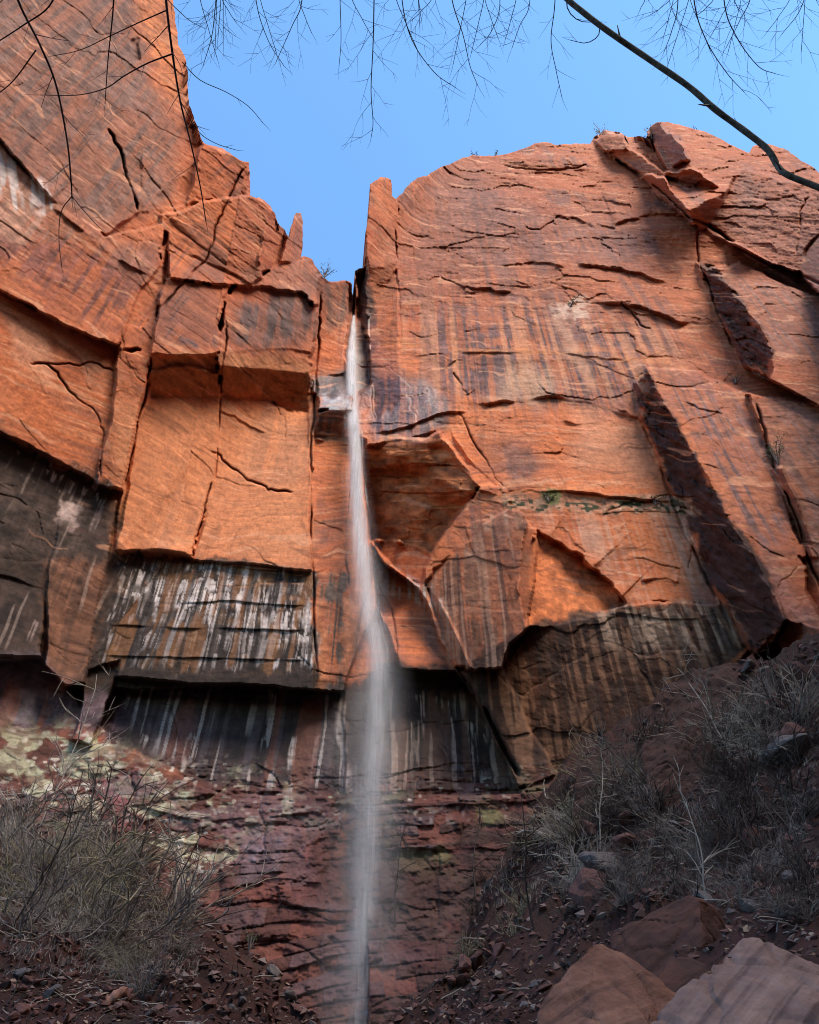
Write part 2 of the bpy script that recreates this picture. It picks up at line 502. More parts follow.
# right side: long leaning slab, its dark flank, second slab
facet([(647, 368), (700, 372), (750, 395), (775, 470), (800, 525), (825, 590), (905, 620), (905, 690), (800, 660), (786, 620), (756, 556), (719, 499), (693, 456), (656, 386)], [(647, 368, 4.2), (905, 560, 4.6), (786, 620, 9.5)])
facet([(634, 383), (647, 368), (656, 386), (693, 456), (719, 499), (756, 556), (786, 620), (774, 642), (755, 655), (734, 636), (706, 573), (670, 489), (640, 414)], [(640, 414, .5), (706, 573, .8), (720, 500, 7.4)])
facet([(745, 392), (905, 420), (905, 620), (825, 590), (800, 525), (775, 470), (750, 395)], [(745, 392, 4.6), (905, 430, 6.0), (810, 560, 7.2)])
facet([(768, 466), (782, 466), (812, 545), (800, 545), (790, 520)], [(768, 466, 4.6), (812, 545, 6.4), (795, 530, 4.0)])
facet([(798, 556), (822, 556), (850, 620), (835, 640), (806, 590)], [(798, 556, 4.6), (822, 556, 7.4), (812, 600, 5.4)])
# middle slab (above the long one) and its flank
facet([(716, 267), (740, 262), (800, 290), (905, 330), (905, 440), (770, 380), (773, 350), (749, 310)], [(716, 267, 3.2), (905, 330, 4.0), (773, 372, 6.0)])
facet([(696, 262), (707, 270), (716, 267), (749, 310), (773, 350), (770, 380), (745, 368), (720, 318), (700, 280)], [(696, 264, .5), (745, 368, .5), (749, 310, 5.4)])
# upper right buttress
facet([(593, 137), (606, 129), (635, 136), (650, 138), (690, 215), (728, 242), (800, 272), (905, 320), (905, 150), (700, 110), (650, 110)], [(600, 135, 2.56), (800, 272, 7.36), (819, 180, 5.12)])
facet([(594, 140), (606, 130), (624, 136), (628, 150), (607, 152)], [(594, 140, 0.64), (624, 136, 4.48), (607, 152, 1.92)])
facet([(607, 152), (628, 148), (668, 178), (662, 200), (645, 180)], [(607, 152, 0.96), (650, 160, 4.80), (662, 200, 1.92)])
facet([(650, 128), (660, 121), (684, 146), (690, 160), (672, 168), (648, 140)], [(650, 130, 2.24), (662, 122, 6.72), (672, 168, 3.84)])
facet([(664, 172), (692, 168), (728, 188), (724, 205), (690, 190), (664, 176)], [(664, 172, 6.72), (728, 188, 7.04), (690, 192, 4.16)])
facet([(664, 176), (690, 188), (726, 186), (732, 190), (720, 212), (686, 212), (662, 200)], [(664, 176, 4.80), (730, 190, 6.08), (686, 212, 7.68)])
facet([(686, 212), (730, 190), (722, 220), (700, 230), (690, 222)], [(686, 212, 7.68), (730, 190, 6.08), (700, 230, 1.92)])
facet([(640, 178), (664, 176), (688, 212), (694, 226), (664, 202)], [(640, 178, 0.96), (690, 214, 5.76), (670, 208, 1.28)])
facet([(728, 190), (745, 168), (819, 185), (905, 220), (905, 325), (800, 272), (742, 245), (705, 232)], [(728, 195, 3.20), (819, 190, 6.72), (790, 268, 2.56)])
facet([(800, 268), (819, 235), (905, 240), (905, 330), (812, 288)], [(800, 268, 2.88), (819, 238, 4.80), (812, 288, 6.72)])
# flake at the foot of the long slab
facet([(774, 640), (786, 620), (819, 628), (860, 640), (819, 672), (800, 668)], [(774, 640, 3.6), (790, 622, 7.4), (805, 668, 6.2)])
fl = blur(np.maximum(inside([(634, 383), (647, 368), (656, 386), (693, 456), (756, 556), (786, 620), (755, 655), (706, 573), (640, 414)]),
                     inside([(696, 262), (716, 267), (749, 310), (773, 350), (766, 380), (745, 368), (720, 318)])).astype(np.float32), 1)
D = blur(D, 1, 1)

# ---- ledges and cracks
for i, (pts, h, up, un) in enumerate([
    ([(545, 215), (575, 217), (597, 229)], .8, 14, 3.5), ([(610, 225), (650, 213), (690, 216), (694, 222)], .9, 16, 4),
    ([(573, 262), (600, 266), (640, 272), (672, 285)], 1.0, 16, 4), ([(500, 265), (545, 262), (570, 268)], .5, 10, 2.5),
    ([(455, 287), (490, 287), (513, 292)], .8, 12, 3.5), ([(540, 302), (590, 298), (640, 305), (680, 322), (716, 322)], 1.2, 16, 4.5),
    ([(400, 355), (470, 352), (560, 352), (640, 362)], .35, 8, 2.5), ([(445, 402), (500, 400), (552, 395), (590, 402), (618, 412), (640, 420)], 1.0, 14, 4),
    ([(375, 432), (410, 425), (445, 412), (475, 410)], .7, 10, 3), ([(366, 444), (405, 437), (440, 430)], .7, 8, 2.5),
    ([(440, 432), (462, 470), (480, 490), (500, 495)], .7, 9, 2.5), ([(448, 425), (470, 460), (505, 492)], .8, 12, 3),
    ([(505, 492), (560, 490), (620, 496), (690, 505)], .9, 8, 3), ([(560, 420), (575, 424), (610, 420), (625, 435)], .5, 8, 2.5),
    ([(538, 531), (569, 551), (583, 556), (604, 578), (627, 604)], 1.1, 18, 4), ([(627, 604), (665, 600), (722, 605)], .7, 12, 3),
    ([(0, 288), (40, 312), (75, 332), (100, 338), (118, 348)], .6, 12, 3.5), ([(50, 205), (85, 232), (105, 250), (125, 262), (150, 275)], .6, 10, 3),
    ([(0, 140), (30, 172), (57, 202)], .9, 12, 3.5), ([(203, 143), (185, 175), (150, 200), (140, 222)], .5, 8, 2.5),
    ([(115, 552), (150, 548), (185, 552), (192, 560)], .9, 8, 4.5), ([(192, 562), (250, 568), (312, 572)], .5, 8, 2.5),
    ([(112, 596), (160, 602), (230, 600), (312, 606)], .35, 7, 2), ([(105, 625), (190, 628), (312, 630)], .4, 7, 2), ([(98, 655), (190, 657), (312, 660)], .4, 7, 2),
    ([(372, 568), (400, 575), (430, 585)], .4, 7, 2.5), ([(0, 800), (60, 812), (130, 805), (200, 820), (330, 810)], .35, 10, 3),
    ([(90, 840), (140, 838), (230, 850), (330, 848)], .2, 9, 3), ([(190, 880), (260, 876), (330, 884)], .2, 9, 3), ([(180, 905), (260, 900), (330, 910)], .15, 9, 3),
    ([(355, 812), (420, 806), (520, 802), (560, 790)], .4, 12, 3), ([(385, 846), (440, 850), (520, 845)], .35, 10, 3),
    ([(645, 440), (690, 462), (725, 468)], .3, 6, 2), ([(700, 520), (740, 530), (790, 560)], .35, 6, 2), ([(640, 580), (665, 577), (680, 582)], .7, 7, 2.5),
    ([(610, 405), (630, 415), (645, 420)], .6, 8, 3), ([(680, 400), (720, 412), (760, 440)], .35, 7, 2),
    ([(205, 400), (235, 415), (268, 432)], .35, 7, 2), ([(720, 240), (760, 262), (800, 285)], .8, 9, 3),
]):
    ledge(pts, h, up, un, seed=i + 50)
for i, (pts, dep, w) in enumerate([
    ([(322, 285), (319, 340), (314, 400), (312, 470), (312, 560), (317, 690)], 1.1, 2.0), ([(213, 480), (203, 515), (192, 560)], .9, 1.6), ([(221, 396), (214, 480)], .4, 1.3),
    ([(209, 450), (222, 460), (245, 478), (268, 490), (294, 492)], .9, 1.6), ([(28, 363), (48, 365), (68, 390), (95, 412), (104, 432), (98, 480)], .8, 1.6),
    ([(32, 363), (75, 365), (92, 362), (115, 372)], .5, 1.3), ([(107, 128), (125, 170), (138, 212)], 1.6, 2.2), ([(223, 300), (226, 330), (220, 395)], .8, 1.6),
    ([(398, 200), (397, 262), (400, 310), (398, 350)], .9, 1.6), ([(246, 165), (222, 215), (205, 262), (160, 310)], .9, 1.8), ([(150, 352), (146, 390), (122, 490)], .8, 1.8),
    ([(456, 402), (466, 425), (492, 470), (506, 492)], .7, 1.5), ([(345, 590), (420, 584), (455, 668), (478, 695), (520, 780)][2:], 2.2, 4.2),
    ([(594, 140), (625, 165), (690, 218), (735, 245), (800, 275), (880, 310)], 1.5, 2.6), ([(755, 400), (775, 470), (800, 528), (824, 595)], 1.4, 2.6),
    ([(700, 228), (698, 262), (720, 318), (745, 368)], .8, 2.0), ([(640, 418), (668, 490), (705, 575), (735, 640)], .8, 2.4), ([(373, 580), (392, 610), (400, 665)], .5, 1.6),
    ([(453, 372), (462, 385), (468, 402)], .7, 1.6), ([(352, 440), (345, 520), (350, 600)], .5, 1.6), ([(808, 195), (800, 215), (795, 255)], .5, 1.5),
    ([(270, 400), (285, 420), (286, 440)], .4, 1.2), ([(92, 745), (110, 700), (122, 660)], .8, 1.8),
    ([(560, 215), (540, 230), (525, 226)], .4, 1.3), ([(620, 300), (640, 325), (652, 330)], .5, 1.4), ([(500, 165), (560, 170), (590, 165)], .4, 1.4)]):
    crack(pts, dep, w, seed=i + 10)

# ---- weathering relief in wall coordinates
wu = U + .9 * fbm(U * .25, Z * .25, 3, 21); wz = Z + .9 * fbm(U * .25 + 40, Z * .25, 3, 23)
low = sst(735, 800, PY + 12 * fbm(PX * .02, PY * .02, 2, 4))           # thin bedded lower formation
rough = blur(inside([(130, 150), (255, 160), (330, 270), (310, 300), (160, 300), (100, 250)]).astype(np.float32), 14)
rough = np.maximum(rough, blur(inside([(400, 150), (600, 130), (905, 150), (905, 330), (700, 300), (420, 300)]).astype(np.float32), 18) * .9)
smooth_slab = blur(np.maximum(inside([(-90, 250), (115, 350), (95, 485), (-90, 400)]), inside([(115, 400), (312, 410), (312, 568), (116, 552)])).astype(np.float32), 8)
amp = (.52 + .2 * rough) * (1 - .55 * smooth_slab)
for sc_, sz, a_, sd in ((.13, .20, .36, 31), (.42, .62, .11, 37), (1.1, 1.8, .035, 41)):
    f1, f2, idv, ox, oy = worley(wu * sc_, wz * sz, sd)
    g1 = _h(np.floor(idv * 9999), np.floor(idv * 777), np.zeros_like(idv), 3) - .5
    g2 = _h(np.floor(idv * 9999), np.floor(idv * 777), np.zeros_like(idv), 4) - .5
    D += amp * a_ * ((idv - .5) * .4 + 1.5 * g1 * ox + 1.5 * g2 * oy)
    D -= amp * a_ * .16 * np.exp(-((f2 - f1) / .05) ** 2)
bedslope = .10 * U
bed1 = vn2(U * .05, (Z - bedslope) * .75, 61); bed2 = vn2(U * .15, (Z + .05 * U) * 2.2, 62)


def layers(hgt, wid, seed, jit=.35):
    """courses of rock: per block random value, and how near a block edge"""
    zz = (Z - .04 * U + jit * hgt * fbm(U * .10, Z * .10, 3, seed)) / hgt
    r = np.floor(zz)
    shift = _h(r, r * 0, r * 0, seed + 1) * 7
    ww = wid * (.6 + .9 * _h(r, r * 0 + 1, r * 0, seed + 2))
    uu = (U + .12 * wid * fbm(U * .3, Z * .5, 3, seed + 3)) / ww + shift
    c_ = np.floor(uu)
    val = _h(c_, r, r * 0, seed + 4)
    fz = zz - r; fu = uu - c_
    return val, np.minimum(fz, 1 - fz) * hgt, np.minimum(fu, 1 - fu) * ww, fz


v1, ez1, eu1, f1z = layers(4.2, 11, 61)
v2, ez2, eu2, f2z = layers(1.5, 4.5, 65)
brk1 = sst(.42, .68, vn2(U * .09, Z * .10, 67)); brk2 = sst(.45, .7, vn2(U * .16, Z * .2, 68))
D += amp * (1 - .6 * low) * (brk1 * (.14 * sst(.3, 1., v1) + .05 * (v1 > .6) * (1 - f1z)) + .07 * brk2 * sst(.2, 1., v2) + .05 * bed2)
l1, lez1, leu1, lf1 = layers(2.3, 5.2, 71, .9)
l2, lez2, leu2, lf2 = layers(.7, 1.7, 75, 1.3)
l3, lez3, leu3, lf3 = layers(.33, .8, 78, 1.6)
lm = sst(.40, .66, vn2(U * .22, Z * .34, 79)); lm3 = sst(.35, .6, vn2(U * .3 + 5, Z * .4, 80))
D += low * (.34 * l1 + lm * (.30 * l2 - .14 * np.exp(-(lez2 / .06) ** 2) * (l2 > .3)) + .13 * lm3 * l3 + .12 * lm * (1 - lf1) * (l1 > .45) - .09 * np.exp(-(lez1 / .10) ** 2) * (l1 > .4)
            - .12 * np.exp(-(leu1 / .1) ** 2) + .22 * fbm(U * .7, Z * 1.0, 4, 73, .6) + .05 * fbm(U * 3, Z * 3.5, 2, 74))
D += amp * .09 * fbm(U * .6, Z * .7, 5, 81, .5) + .015 * fbm(U * 3, Z * 3, 2, 83)

_, _, fw, fox, foy = worley(wu * .5 + .3 * wz, wz * .16, 85)
D += fl * (.55 * (fw - .5) + .9 * (fw - .5) * fox + .9 * fbm(U * .45, Z * .22, 4, 88, .55))
al = blur(inside([(366, 448), (403, 438), (440, 440), (480, 486), (462, 511), (432, 553), (394, 541), (370, 541)]).astype(np.float32), 4)
D += al * (.9 * fbm(U * .22, Z * .22, 3, 301) + .35 * (layers(2.0, 6, 303, .8)[0] - .5))
# never let the rim bulge over the traced skyline; final points
Tf = T0 - D / np.maximum(DN, .25) * 1.0
PT = EYE + D3 * Tf[..., None]

# ------------------------------------------------------------------ rock colour maps (stone colour, with shade painted into flanks, undersides and the alcove roof)
wpx = 5 * fbm(PX * .05, PY * .05, 3, 91) + 2 * fbm(PX * .2, PY * .2, 2, 93)
wpy = 5 * fbm(PX * .05 + 50, PY * .05, 3, 95) + 2 * fbm(PX * .2 + 50, PY * .2, 2, 97)
JI = np.clip(np.round((PX + wpx - X0) / STEP), 0, WW - 1).astype(int)
II = np.clip(np.round((PY + wpy - Y0) / STEP), 0, HH - 1).astype(int)


def zone(poly, soft=6, warp=True):
    m = blur(inside(poly).astype(np.float32), max(1, int(soft / STEP)))
    return m[II, JI] if warp else m


def mix(c, col, w):
    w = np.clip(w, 0, 1)[..., None]
    return c * (1 - w) + np.array(col, np.float32) * w


uw = U + .16 * fbm(U * .5, Z * .2, 3, 99)
streak = vn2(uw * 2.3, Z * .045 + .6 * fbm(U * .6, Z * .1, 2, 98), 101) * .6 + vn2(U * 7.0, Z * .09, 102) * .4
streak2 = vn2(U * 1.1 + .3 * fbm(U, Z * .2, 2, 105), Z * .03, 103) * .65 + vn2(U * 4.5, Z * .07, 104) * .35
xb = vn2(U * .06, Z * .16, 110)
ang = (np.floor(xb * 7) / 7 - .45) * .9
q = (Z * np.cos(ang) - U * np.sin(ang))
xbed = vn2(q * 3.2, q * 0 + np.floor(xb * 7), 111) * .6 + vn2(q * 9, U * .2, 112) * .4
band = vn2(U * .02 + 3, Z * .35, 115)
big = fbm(U * .05, Z * .05, 4, 117)
mid = fbm(U * .35, Z * .35, 4, 119)
fine = fbm(U * 1.6, Z * 1.6, 3, 121)

ORANGE = (.58, .168, .058); DEEP = (.41, .105, .040); PALE = (.60, .30, .16); PURPLE = (.12, .065, .060); WHITE = (.66, .55, .48)
col = np.zeros((HH, WW, 3), np.float32) + np.array(ORANGE, np.float32)
col = mix(col, DEEP, .5 + .7 * big + .3 * mid)
col = mix(col, (.30, .085, .04), .55 * blur(inside([(400, 150), (600, 120), (905, 130), (905, 420), (640, 360), (400, 300)]).astype(np.float32), 30))
col = mix(col, PALE, .75 * sst(.55, .85, xbed) * (.55 + .5 * mid))
col = mix(col, (.28, .10, .055), .6 * sst(.58, .3, xbed) * sst(.35, .7, vn2(U * .1, Z * .12, 123)))
col = mix(col, PURPLE, .6 * sst(.0, .6, fbm(U * .16, Z * .11, 4, 125)) * sst(.3, .65, streak2))

for poly, c_, w_, st, soft in [
    ([(-90, -90), (125, -90), (135, 0), (150, 80), (185, 130), (165, 205), (105, 238), (40, 192), (0, 142), (-90, 90)], (.165, .09, .070), .86, .25, 10),
    ([(135, -90), (175, -90), (190, 110), (165, 90), (140, 20)], (.50, .17, .06), .7, .3, 8),
    ([(0, 205), (60, 215), (100, 240), (160, 252), (150, 300), (110, 335), (60, 305), (0, 262), (-90, 220)], (.22, .078, .056), .75, .75, 9),
    ([(100, 240), (170, 230), (150, 275), (110, 262)], (.26, .12, .08), .6, .2, 9),
    ([(165, 285), (215, 285), (214, 350), (160, 345)], PURPLE, .85, .8, 6), ([(238, 302), (312, 284), (313, 345), (246, 350), (225, 340)], (.12, .07, .062), .9, .25, 6),
    ([(230, 265), (318, 265), (318, 290), (240, 288)], (.2, .09, .06), .6, .2, 6),
    ([(150, 355), (310, 356), (306, 408), (255, 396), (150, 394)], (.30, .12, .05), .75, .1, 3),  # undersides of the jutting blocks: their shade painted in as darker orange
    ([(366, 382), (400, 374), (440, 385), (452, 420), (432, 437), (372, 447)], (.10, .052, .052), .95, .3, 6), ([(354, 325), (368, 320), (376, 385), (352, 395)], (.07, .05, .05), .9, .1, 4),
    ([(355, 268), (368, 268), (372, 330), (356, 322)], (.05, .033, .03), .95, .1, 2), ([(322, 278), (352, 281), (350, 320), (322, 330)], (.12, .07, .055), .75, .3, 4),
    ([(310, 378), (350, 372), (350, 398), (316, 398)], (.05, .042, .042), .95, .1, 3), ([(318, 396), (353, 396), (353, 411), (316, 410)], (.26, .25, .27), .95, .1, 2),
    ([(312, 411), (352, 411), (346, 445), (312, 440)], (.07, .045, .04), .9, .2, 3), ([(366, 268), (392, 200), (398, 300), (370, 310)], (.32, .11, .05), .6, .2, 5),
    ([(396, 300), (520, 296), (700, 330), (640, 398), (520, 405), (440, 400), (405, 330)], (.15, .076, .070), .85, .62, 24),
    ([(455, 345), (640, 365), (636, 400), (450, 395)], (.105, .06, .062), .7, .6, 14), ([(440, 185), (660, 225), (640, 270), (440, 262)], (.17, .078, .062), .7, .35, 14),
    ([(400, 200), (470, 160), (520, 190), (480, 290), (400, 280)], (.20, .082, .055), .6, .35, 14), ([(470, 435), (520, 445), (550, 470), (510, 485)], (.16, .085, .07), .7, .3, 7),
    ([(650, 375), (745, 398), (800, 560), (760, 552), (705, 455)], (.19, .10, .09), .85, .55, 10), ([(716, 268), (800, 290), (905, 340), (905, 400), (775, 350)], (.22, .11, .085), .75, .5, 8),
    ([(760, 400), (905, 420), (905, 600), (830, 590), (790, 500)], (.22, .105, .075), .75, .4, 10), ([(700, 560), (770, 555), (800, 600), (905, 640), (905, 660), (790, 640)], (.23, .11, .09), .7, .2, 9),
    ([(640, 414), (634, 383), (647, 368), (693, 456), (756, 556), (787, 620), (755, 655), (706, 573)], (.042, .017, .014), .98, 0, 2),  # long slab's flank: shade put into the colour, over dark varnish
    ([(696, 262), (716, 267), (774, 350), (766, 372), (745, 368)], (.075, .03, .023), .95, 0, 2), ([(728, 195), (790, 180), (905, 225), (905, 320), (800, 272), (710, 235)], (.27, .11, .075), .8, .3, 10),  # middle slab's flank comes first, its shade painted in with the varnish
    ([(650, 128), (660, 121), (690, 160), (672, 168)], (.19, .09, .07), .7, .2, 3), ([(735, 178), (765, 185), (760, 210), (735, 205)], (.2, .12, .10), .6, .2, 6), ([(790, 235), (905, 235), (905, 330), (810, 290)], (.14, .07, .06), .7, .2, 6),
    ([(366, 448), (403, 438), (480, 486), (432, 553), (370, 541)], (.33, .105, .036), .9, .1, 3),  # alcove roof: recess shade painted as a deeper orange
    ([(424, 584), (474, 537), (518, 510), (537, 545), (528, 627), (455, 668)], (.21, .085, .045), .85, .6, 3),
    ([(424, 584), (446, 600), (476, 664), (455, 668)], (.36, .20, .13), .7, .9, 2), ([(455, 545), (505, 508), (515, 530), (470, 560)], (.36, .20, .13), .6, .8, 6),
    ([(538, 531), (583, 556), (626, 604), (528, 627)], (.54, .165, .055), .85, .1, 2),
    # grey mineral crusts and stained walls
    ([(0, 150), (60, 203), (80, 240), (0, 240), (-90, 140)], (.40, .22, .15), .6, .5, 5),
    ([(-90, 395), (0, 434), (60, 464), (122, 491), (112, 560), (104, 640), (86, 684), (-90, 675)], (.042, .025, .019), 1.0, 0, 2),
    ([(-90, 440), (0, 470), (100, 510), (90, 560), (-90, 560)], (.09, .06, .048), .4, .5, 10), ([(45, 560), (105, 560), (86, 684), (42, 690)], (.17, .072, .040), .8, .4, 4),
    ([(112, 553), (312, 570), (318, 692), (86, 684)], (.034, .021, .016), 1.0, 0, 2),
    ([(70, 684), (200, 680), (348, 685), (348, 800), (235, 796), (120, 748), (40, 702)], (.036, .021, .019), 1.0, 0, 4),
    ([(130, 700), (250, 705), (250, 775), (150, 760)], (.07, .045, .045), .6, .6, 10),
    ([(-90, 660), (40, 660), (70, 720), (30, 740), (-90, 720)], (.17, .14, .17), .9, .3, 8), ([(40, 690), (120, 690), (130, 745), (60, 750)], (.15, .095, .11), .8, .4, 8),
    ([(0, 720), (60, 735), (230, 790), (345, 800), (345, 1070), (-90, 1070), (-90, 720)], (.115, .045, .034), 1.0, 0, 8),
    ([(220, 828), (330, 835), (320, 900), (240, 900)], (.13, .05, .046), .8, .5, 6), ([(240, 830), (285, 832), (280, 885), (245, 885)], (.15, .11, .125), .8, .6, 4), ([(95, 780), (150, 775), (140, 850), (95, 860)], (.22, .085, .085), .9, .2, 5),
    ([(314, 572), (345, 560), (345, 690), (314, 692)], (.10, .07, .055), .9, .6, 2), ([(314, 580), (324, 600), (326, 690), (314, 690)], (.50, .19, .085), .8, .2, 2), ([(345, 600), (366, 600), (366, 680), (345, 682)], (.46, .18, .09), .85, .2, 3),
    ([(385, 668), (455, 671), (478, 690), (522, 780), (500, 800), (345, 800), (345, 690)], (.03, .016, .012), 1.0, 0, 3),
    ([(455, 670), (528, 627), (627, 604), (724, 604), (750, 650), (660, 730), (520, 790)], (.052, .022, .013), 1.0, .05, 3),
    ([(345, 795), (520, 785), (640, 740), (760, 655), (905, 650), (905, 1070), (345, 1070)], (.06, .03, .025), 1.0, 0, 5),
    ([(505, 492), (690, 500), (700, 514), (510, 508)], (.42, .25, .16), .8, .3, 2),
]:
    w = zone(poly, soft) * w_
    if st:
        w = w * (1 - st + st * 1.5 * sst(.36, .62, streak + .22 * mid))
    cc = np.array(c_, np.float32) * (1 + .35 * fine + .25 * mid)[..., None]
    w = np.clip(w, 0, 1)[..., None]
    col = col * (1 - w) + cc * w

# pale and rusty runs down the stained walls
run = vn2(U * 3.2, Z * .10, 131)
col = mix(col, (.56, .25, .13), zone([(396, 298), (700, 330), (640, 400), (440, 402), (405, 330)], 16) * .6 * sst(.55, .80, vn2(U * 1.3, Z * .04, 132)))
col = mix(col, (.60, .22, .075), zone([(396, 345), (470, 344), (560, 346), (690, 360), (690, 368), (560, 355), (470, 354), (400, 354)], 3) * .5 * sst(-.4, .3, fbm(U * .3, Z * .8, 3, 133)))
col = mix(col, (.62, .44, .34), zone([(548, 300), (592, 304), (588, 316), (552, 314)], 3) * .75 * sst(.15, .6, vn2(U * 1.1, Z * 1.4, 137)))
col = mix(col, (.50, .27, .17), zone([(548, 312), (562, 312), (600, 385), (588, 388)], 4) * .7)
col = mix(col, (.48, .30, .19), zone([(500, 370), (560, 372), (555, 400), (495, 400)], 8) * .6)
col = mix(col, (.55, .26, .15), zone([(575, 400), (640, 430), (660, 480), (570, 470)], 9) * .6)
col = mix(col, (.60, .36, .25), zone([(520, 510), (700, 515), (700, 600), (640, 598), (560, 530)], 10) * .55 * sst(.3, .7, streak2))
col = mix(col, (.60, .30, .18), zone([(-90, 260), (110, 350), (112, 400), (60, 400), (60, 470), (-90, 390)], 8) * .6 * sst(.0, .6, fbm(U * .25 + Z * .15, Z * .25, 4, 140)))
col = mix(col, (.55, .155, .055), zone([(-90, 330), (0, 350), (55, 400), (62, 440), (0, 420), (-90, 380)], 9) * .8)
col = mix(col, (.64, .27, .125), zone([(116, 400), (310, 412), (312, 568), (116, 552)], 8) * .55)
# white crust below the upper left ledge
col = mix(col, (.62, .53, .50), zone([(-90, 60), (0, 142), (57, 202), (45, 215), (0, 195), (-90, 120)], 3) * .85 * sst(.3, .62, vn2((U + .55 * Z) * 2.5, (Z - .5 * U) * .3, 141)))


def drips(z_mask, row_h, colw, seed, zoff=0., lo=.15, hi=1.1, prob=.6):
    """rows of white mineral runs: each starts at a seep line and hangs down a different length"""
    zz = (Z + .55 * fbm(U * .9, Z * .15, 4, seed, .65) + zoff) / row_h
    r = np.floor(zz); f = 1 - (zz - r)
    uu = U / colw + .2 * fbm(U * 1.4, Z * .5, 3, seed + 2)
    cidx = np.floor(uu)
    fr = uu - cidx
    ln = lo + (hi - lo) * _h(cidx, r, np.zeros_like(r), seed + 3)
    on = (_h(cidx, r, np.zeros_like(r), seed + 4) < prob)
    wd = .56 - .22 * _h(cidx, r, np.zeros_like(r), seed + 5) - .12 * f
    m = on * sst(.30, .52, vn2(U * 8.0, Z * .7, seed + 7)) * sst(0, .22, ln - f) * sst(.0, .10, wd - np.abs(fr - .5)) * sst(.02, .08, f)
    return m * z_mask


zk = zone([(118, 556), (312, 571), (316, 672), (100, 665)], 3)
wpatch = .55 + .9 * sst(-.3, .5, fbm(U * .22, Z * .3, 3, 150))
top = zone([(150, 560), (318, 570), (316, 640), (150, 620)], 4)
d1 = drips(zk, 3.2, .62, 151, .6, .4, 1.3, .92) * np.clip(top * 1.3, 0, 1) + drips(zk, 1.9, .5, 161, 0, .25, 1.1, .72)
col = mix(col, (.56, .48, .45), np.clip(d1, 0, 1) * np.clip(wpatch, 0, 1) * (.75 + .3 * fine))
col = mix(col, (.11, .095, .085), zk * .3 * sst(.5, .75, streak2))
col = mix(col, (.15, .07, .022), zk * .5 * sst(.1, .6, fbm(U * .6, Z * .5, 3, 165)))
z8 = zone([(130, 690), (345, 690), (345, 790), (240, 790), (140, 745)], 4)
col = mix(col, (.46, .38, .34), drips(z8, 5.2, .5, 171, 2.1, .2, .9, .24) * .9)
zm = zone([(388, 690), (470, 695), (515, 785), (388, 790)], 4)
col = mix(col, (.38, .27, .21), np.clip(drips(zm, 6.5, .34, 181, 0.5, .2, 1., .30) + drips(zm, 3.1, .22, 185, .3, .2, .9, .25), 0, 1) * .85)
zn = zone([(470, 690), (528, 630), (627, 606), (722, 606), (745, 650), (650, 730), (520, 785)], 5)
col = mix(col, (.21, .105, .06), zn * .7 * sst(.46, .62, vn2(U * 4.0, Z * .22 + .3 * U, 191)))
col = mix(col, (.44, .29, .20), zone([(600, 608), (722, 606), (735, 650), (660, 655), (600, 640)], 8) * .85 * sst(.42, .62, vn2(U * 3.4, Z * .3, 192)))
col = mix(col, (.035, .02, .016), zn * .7 * sst(.6, .72, vn2(U * 2.6, Z * .4, 193)))
zp = zone([(385, 568), (432, 583), (442, 612), (372, 588)], 4)
col = mix(col, (.50, .41, .36), zp * .8 * sst(.35, .6, vn2(U * 5, Z * .6, 195)))
col = mix(col, (.16, .09, .07), zone([(418, 610), (440, 625), (448, 664), (425, 650)], 5) * .7)
zfar = zone([(-90, 420), (110, 500), (100, 640), (-90, 650)], 6)
col = mix(col, (.34, .25, .22), drips(zfar, 3.6, .6, 201, 1.2, .2, .9, .12) * .5)
col = mix(col, (.56, .40, .35), zone([(60, 500), (82, 505), (77, 531), (57, 526)], 1) * .85 * sst(.0, .4, vn2(U * 1.5, Z * .8, 203)))
col = mix(col, (.42, .30, .26), drips(zone([(20, 445), (118, 490), (112, 512), (20, 470)], 3), 1.6, .5, 205, .4, .3, 1, .45) * .8)
# lichen, moss and mineral pebbled crust on the lower ledges
lich = sst(-.05, .30, fbm(U * .55, Z * .8, 5, 211, .6)) * (.35 + .65 * sst(.35, .65, vn2(U * 2.4, Z * 3.2, 212)))
zl = zone([(0, 730), (60, 725), (115, 735), (130, 790), (110, 870), (0, 880), (-90, 860), (-90, 730)], 14)
zl2 = zone([(145, 760), (240, 770), (345, 790), (350, 815), (250, 825), (230, 870), (180, 885), (140, 840)], 10)
col = mix(col, (.36, .335, .225), np.clip(1.3 * zl + 1.3 * zl2, 0, 1) * np.clip(lich * 1.35, 0, 1))
col = mix(col, (.55, .48, .40), np.clip(zl + zl2 + zone([(385, 785), (560, 770), (560, 810), (385, 825)], 8), 0, 1) * sst(.72, .84, vn2(U * 3.0, Z * 4.0, 213)) * .8)
zgr = zone([(385, 790), (560, 770), (560, 860), (385, 870)], 12)
col = mix(col, (.14, .125, .055), zgr * sst(-.1, .4, fbm(U * .6, Z * .7, 3, 215)) * .85)
col = mix(col, (.10, .13, .04), zone([(540, 488), (560, 490), (556, 504), (540, 500)], 1) * .9)
zveg = zone([(505, 495), (690, 503), (700, 514), (510, 510)], 2)
col = mix(col, (.045, .05, .022), zveg * sst(.58, .7, vn2(U * 2.4, Z * 3, 217)))
# red thin bedded rock: dark partings
col = mix(col, (.10, .032, .028), low * (1 - np.clip(zl, 0, 1)) * .7 * sst(.5, .3, vn2(wu * .35, wz * 2.6, 221)) * sst(730, 800, PY))
col = mix(col, (.16, .10, .11), zone([(-90, 760), (345, 800), (345, 1070), (-90, 1070)], 8) * .55 * sst(.62, .7, vn2(wu * .3, wz * .55, 223)))
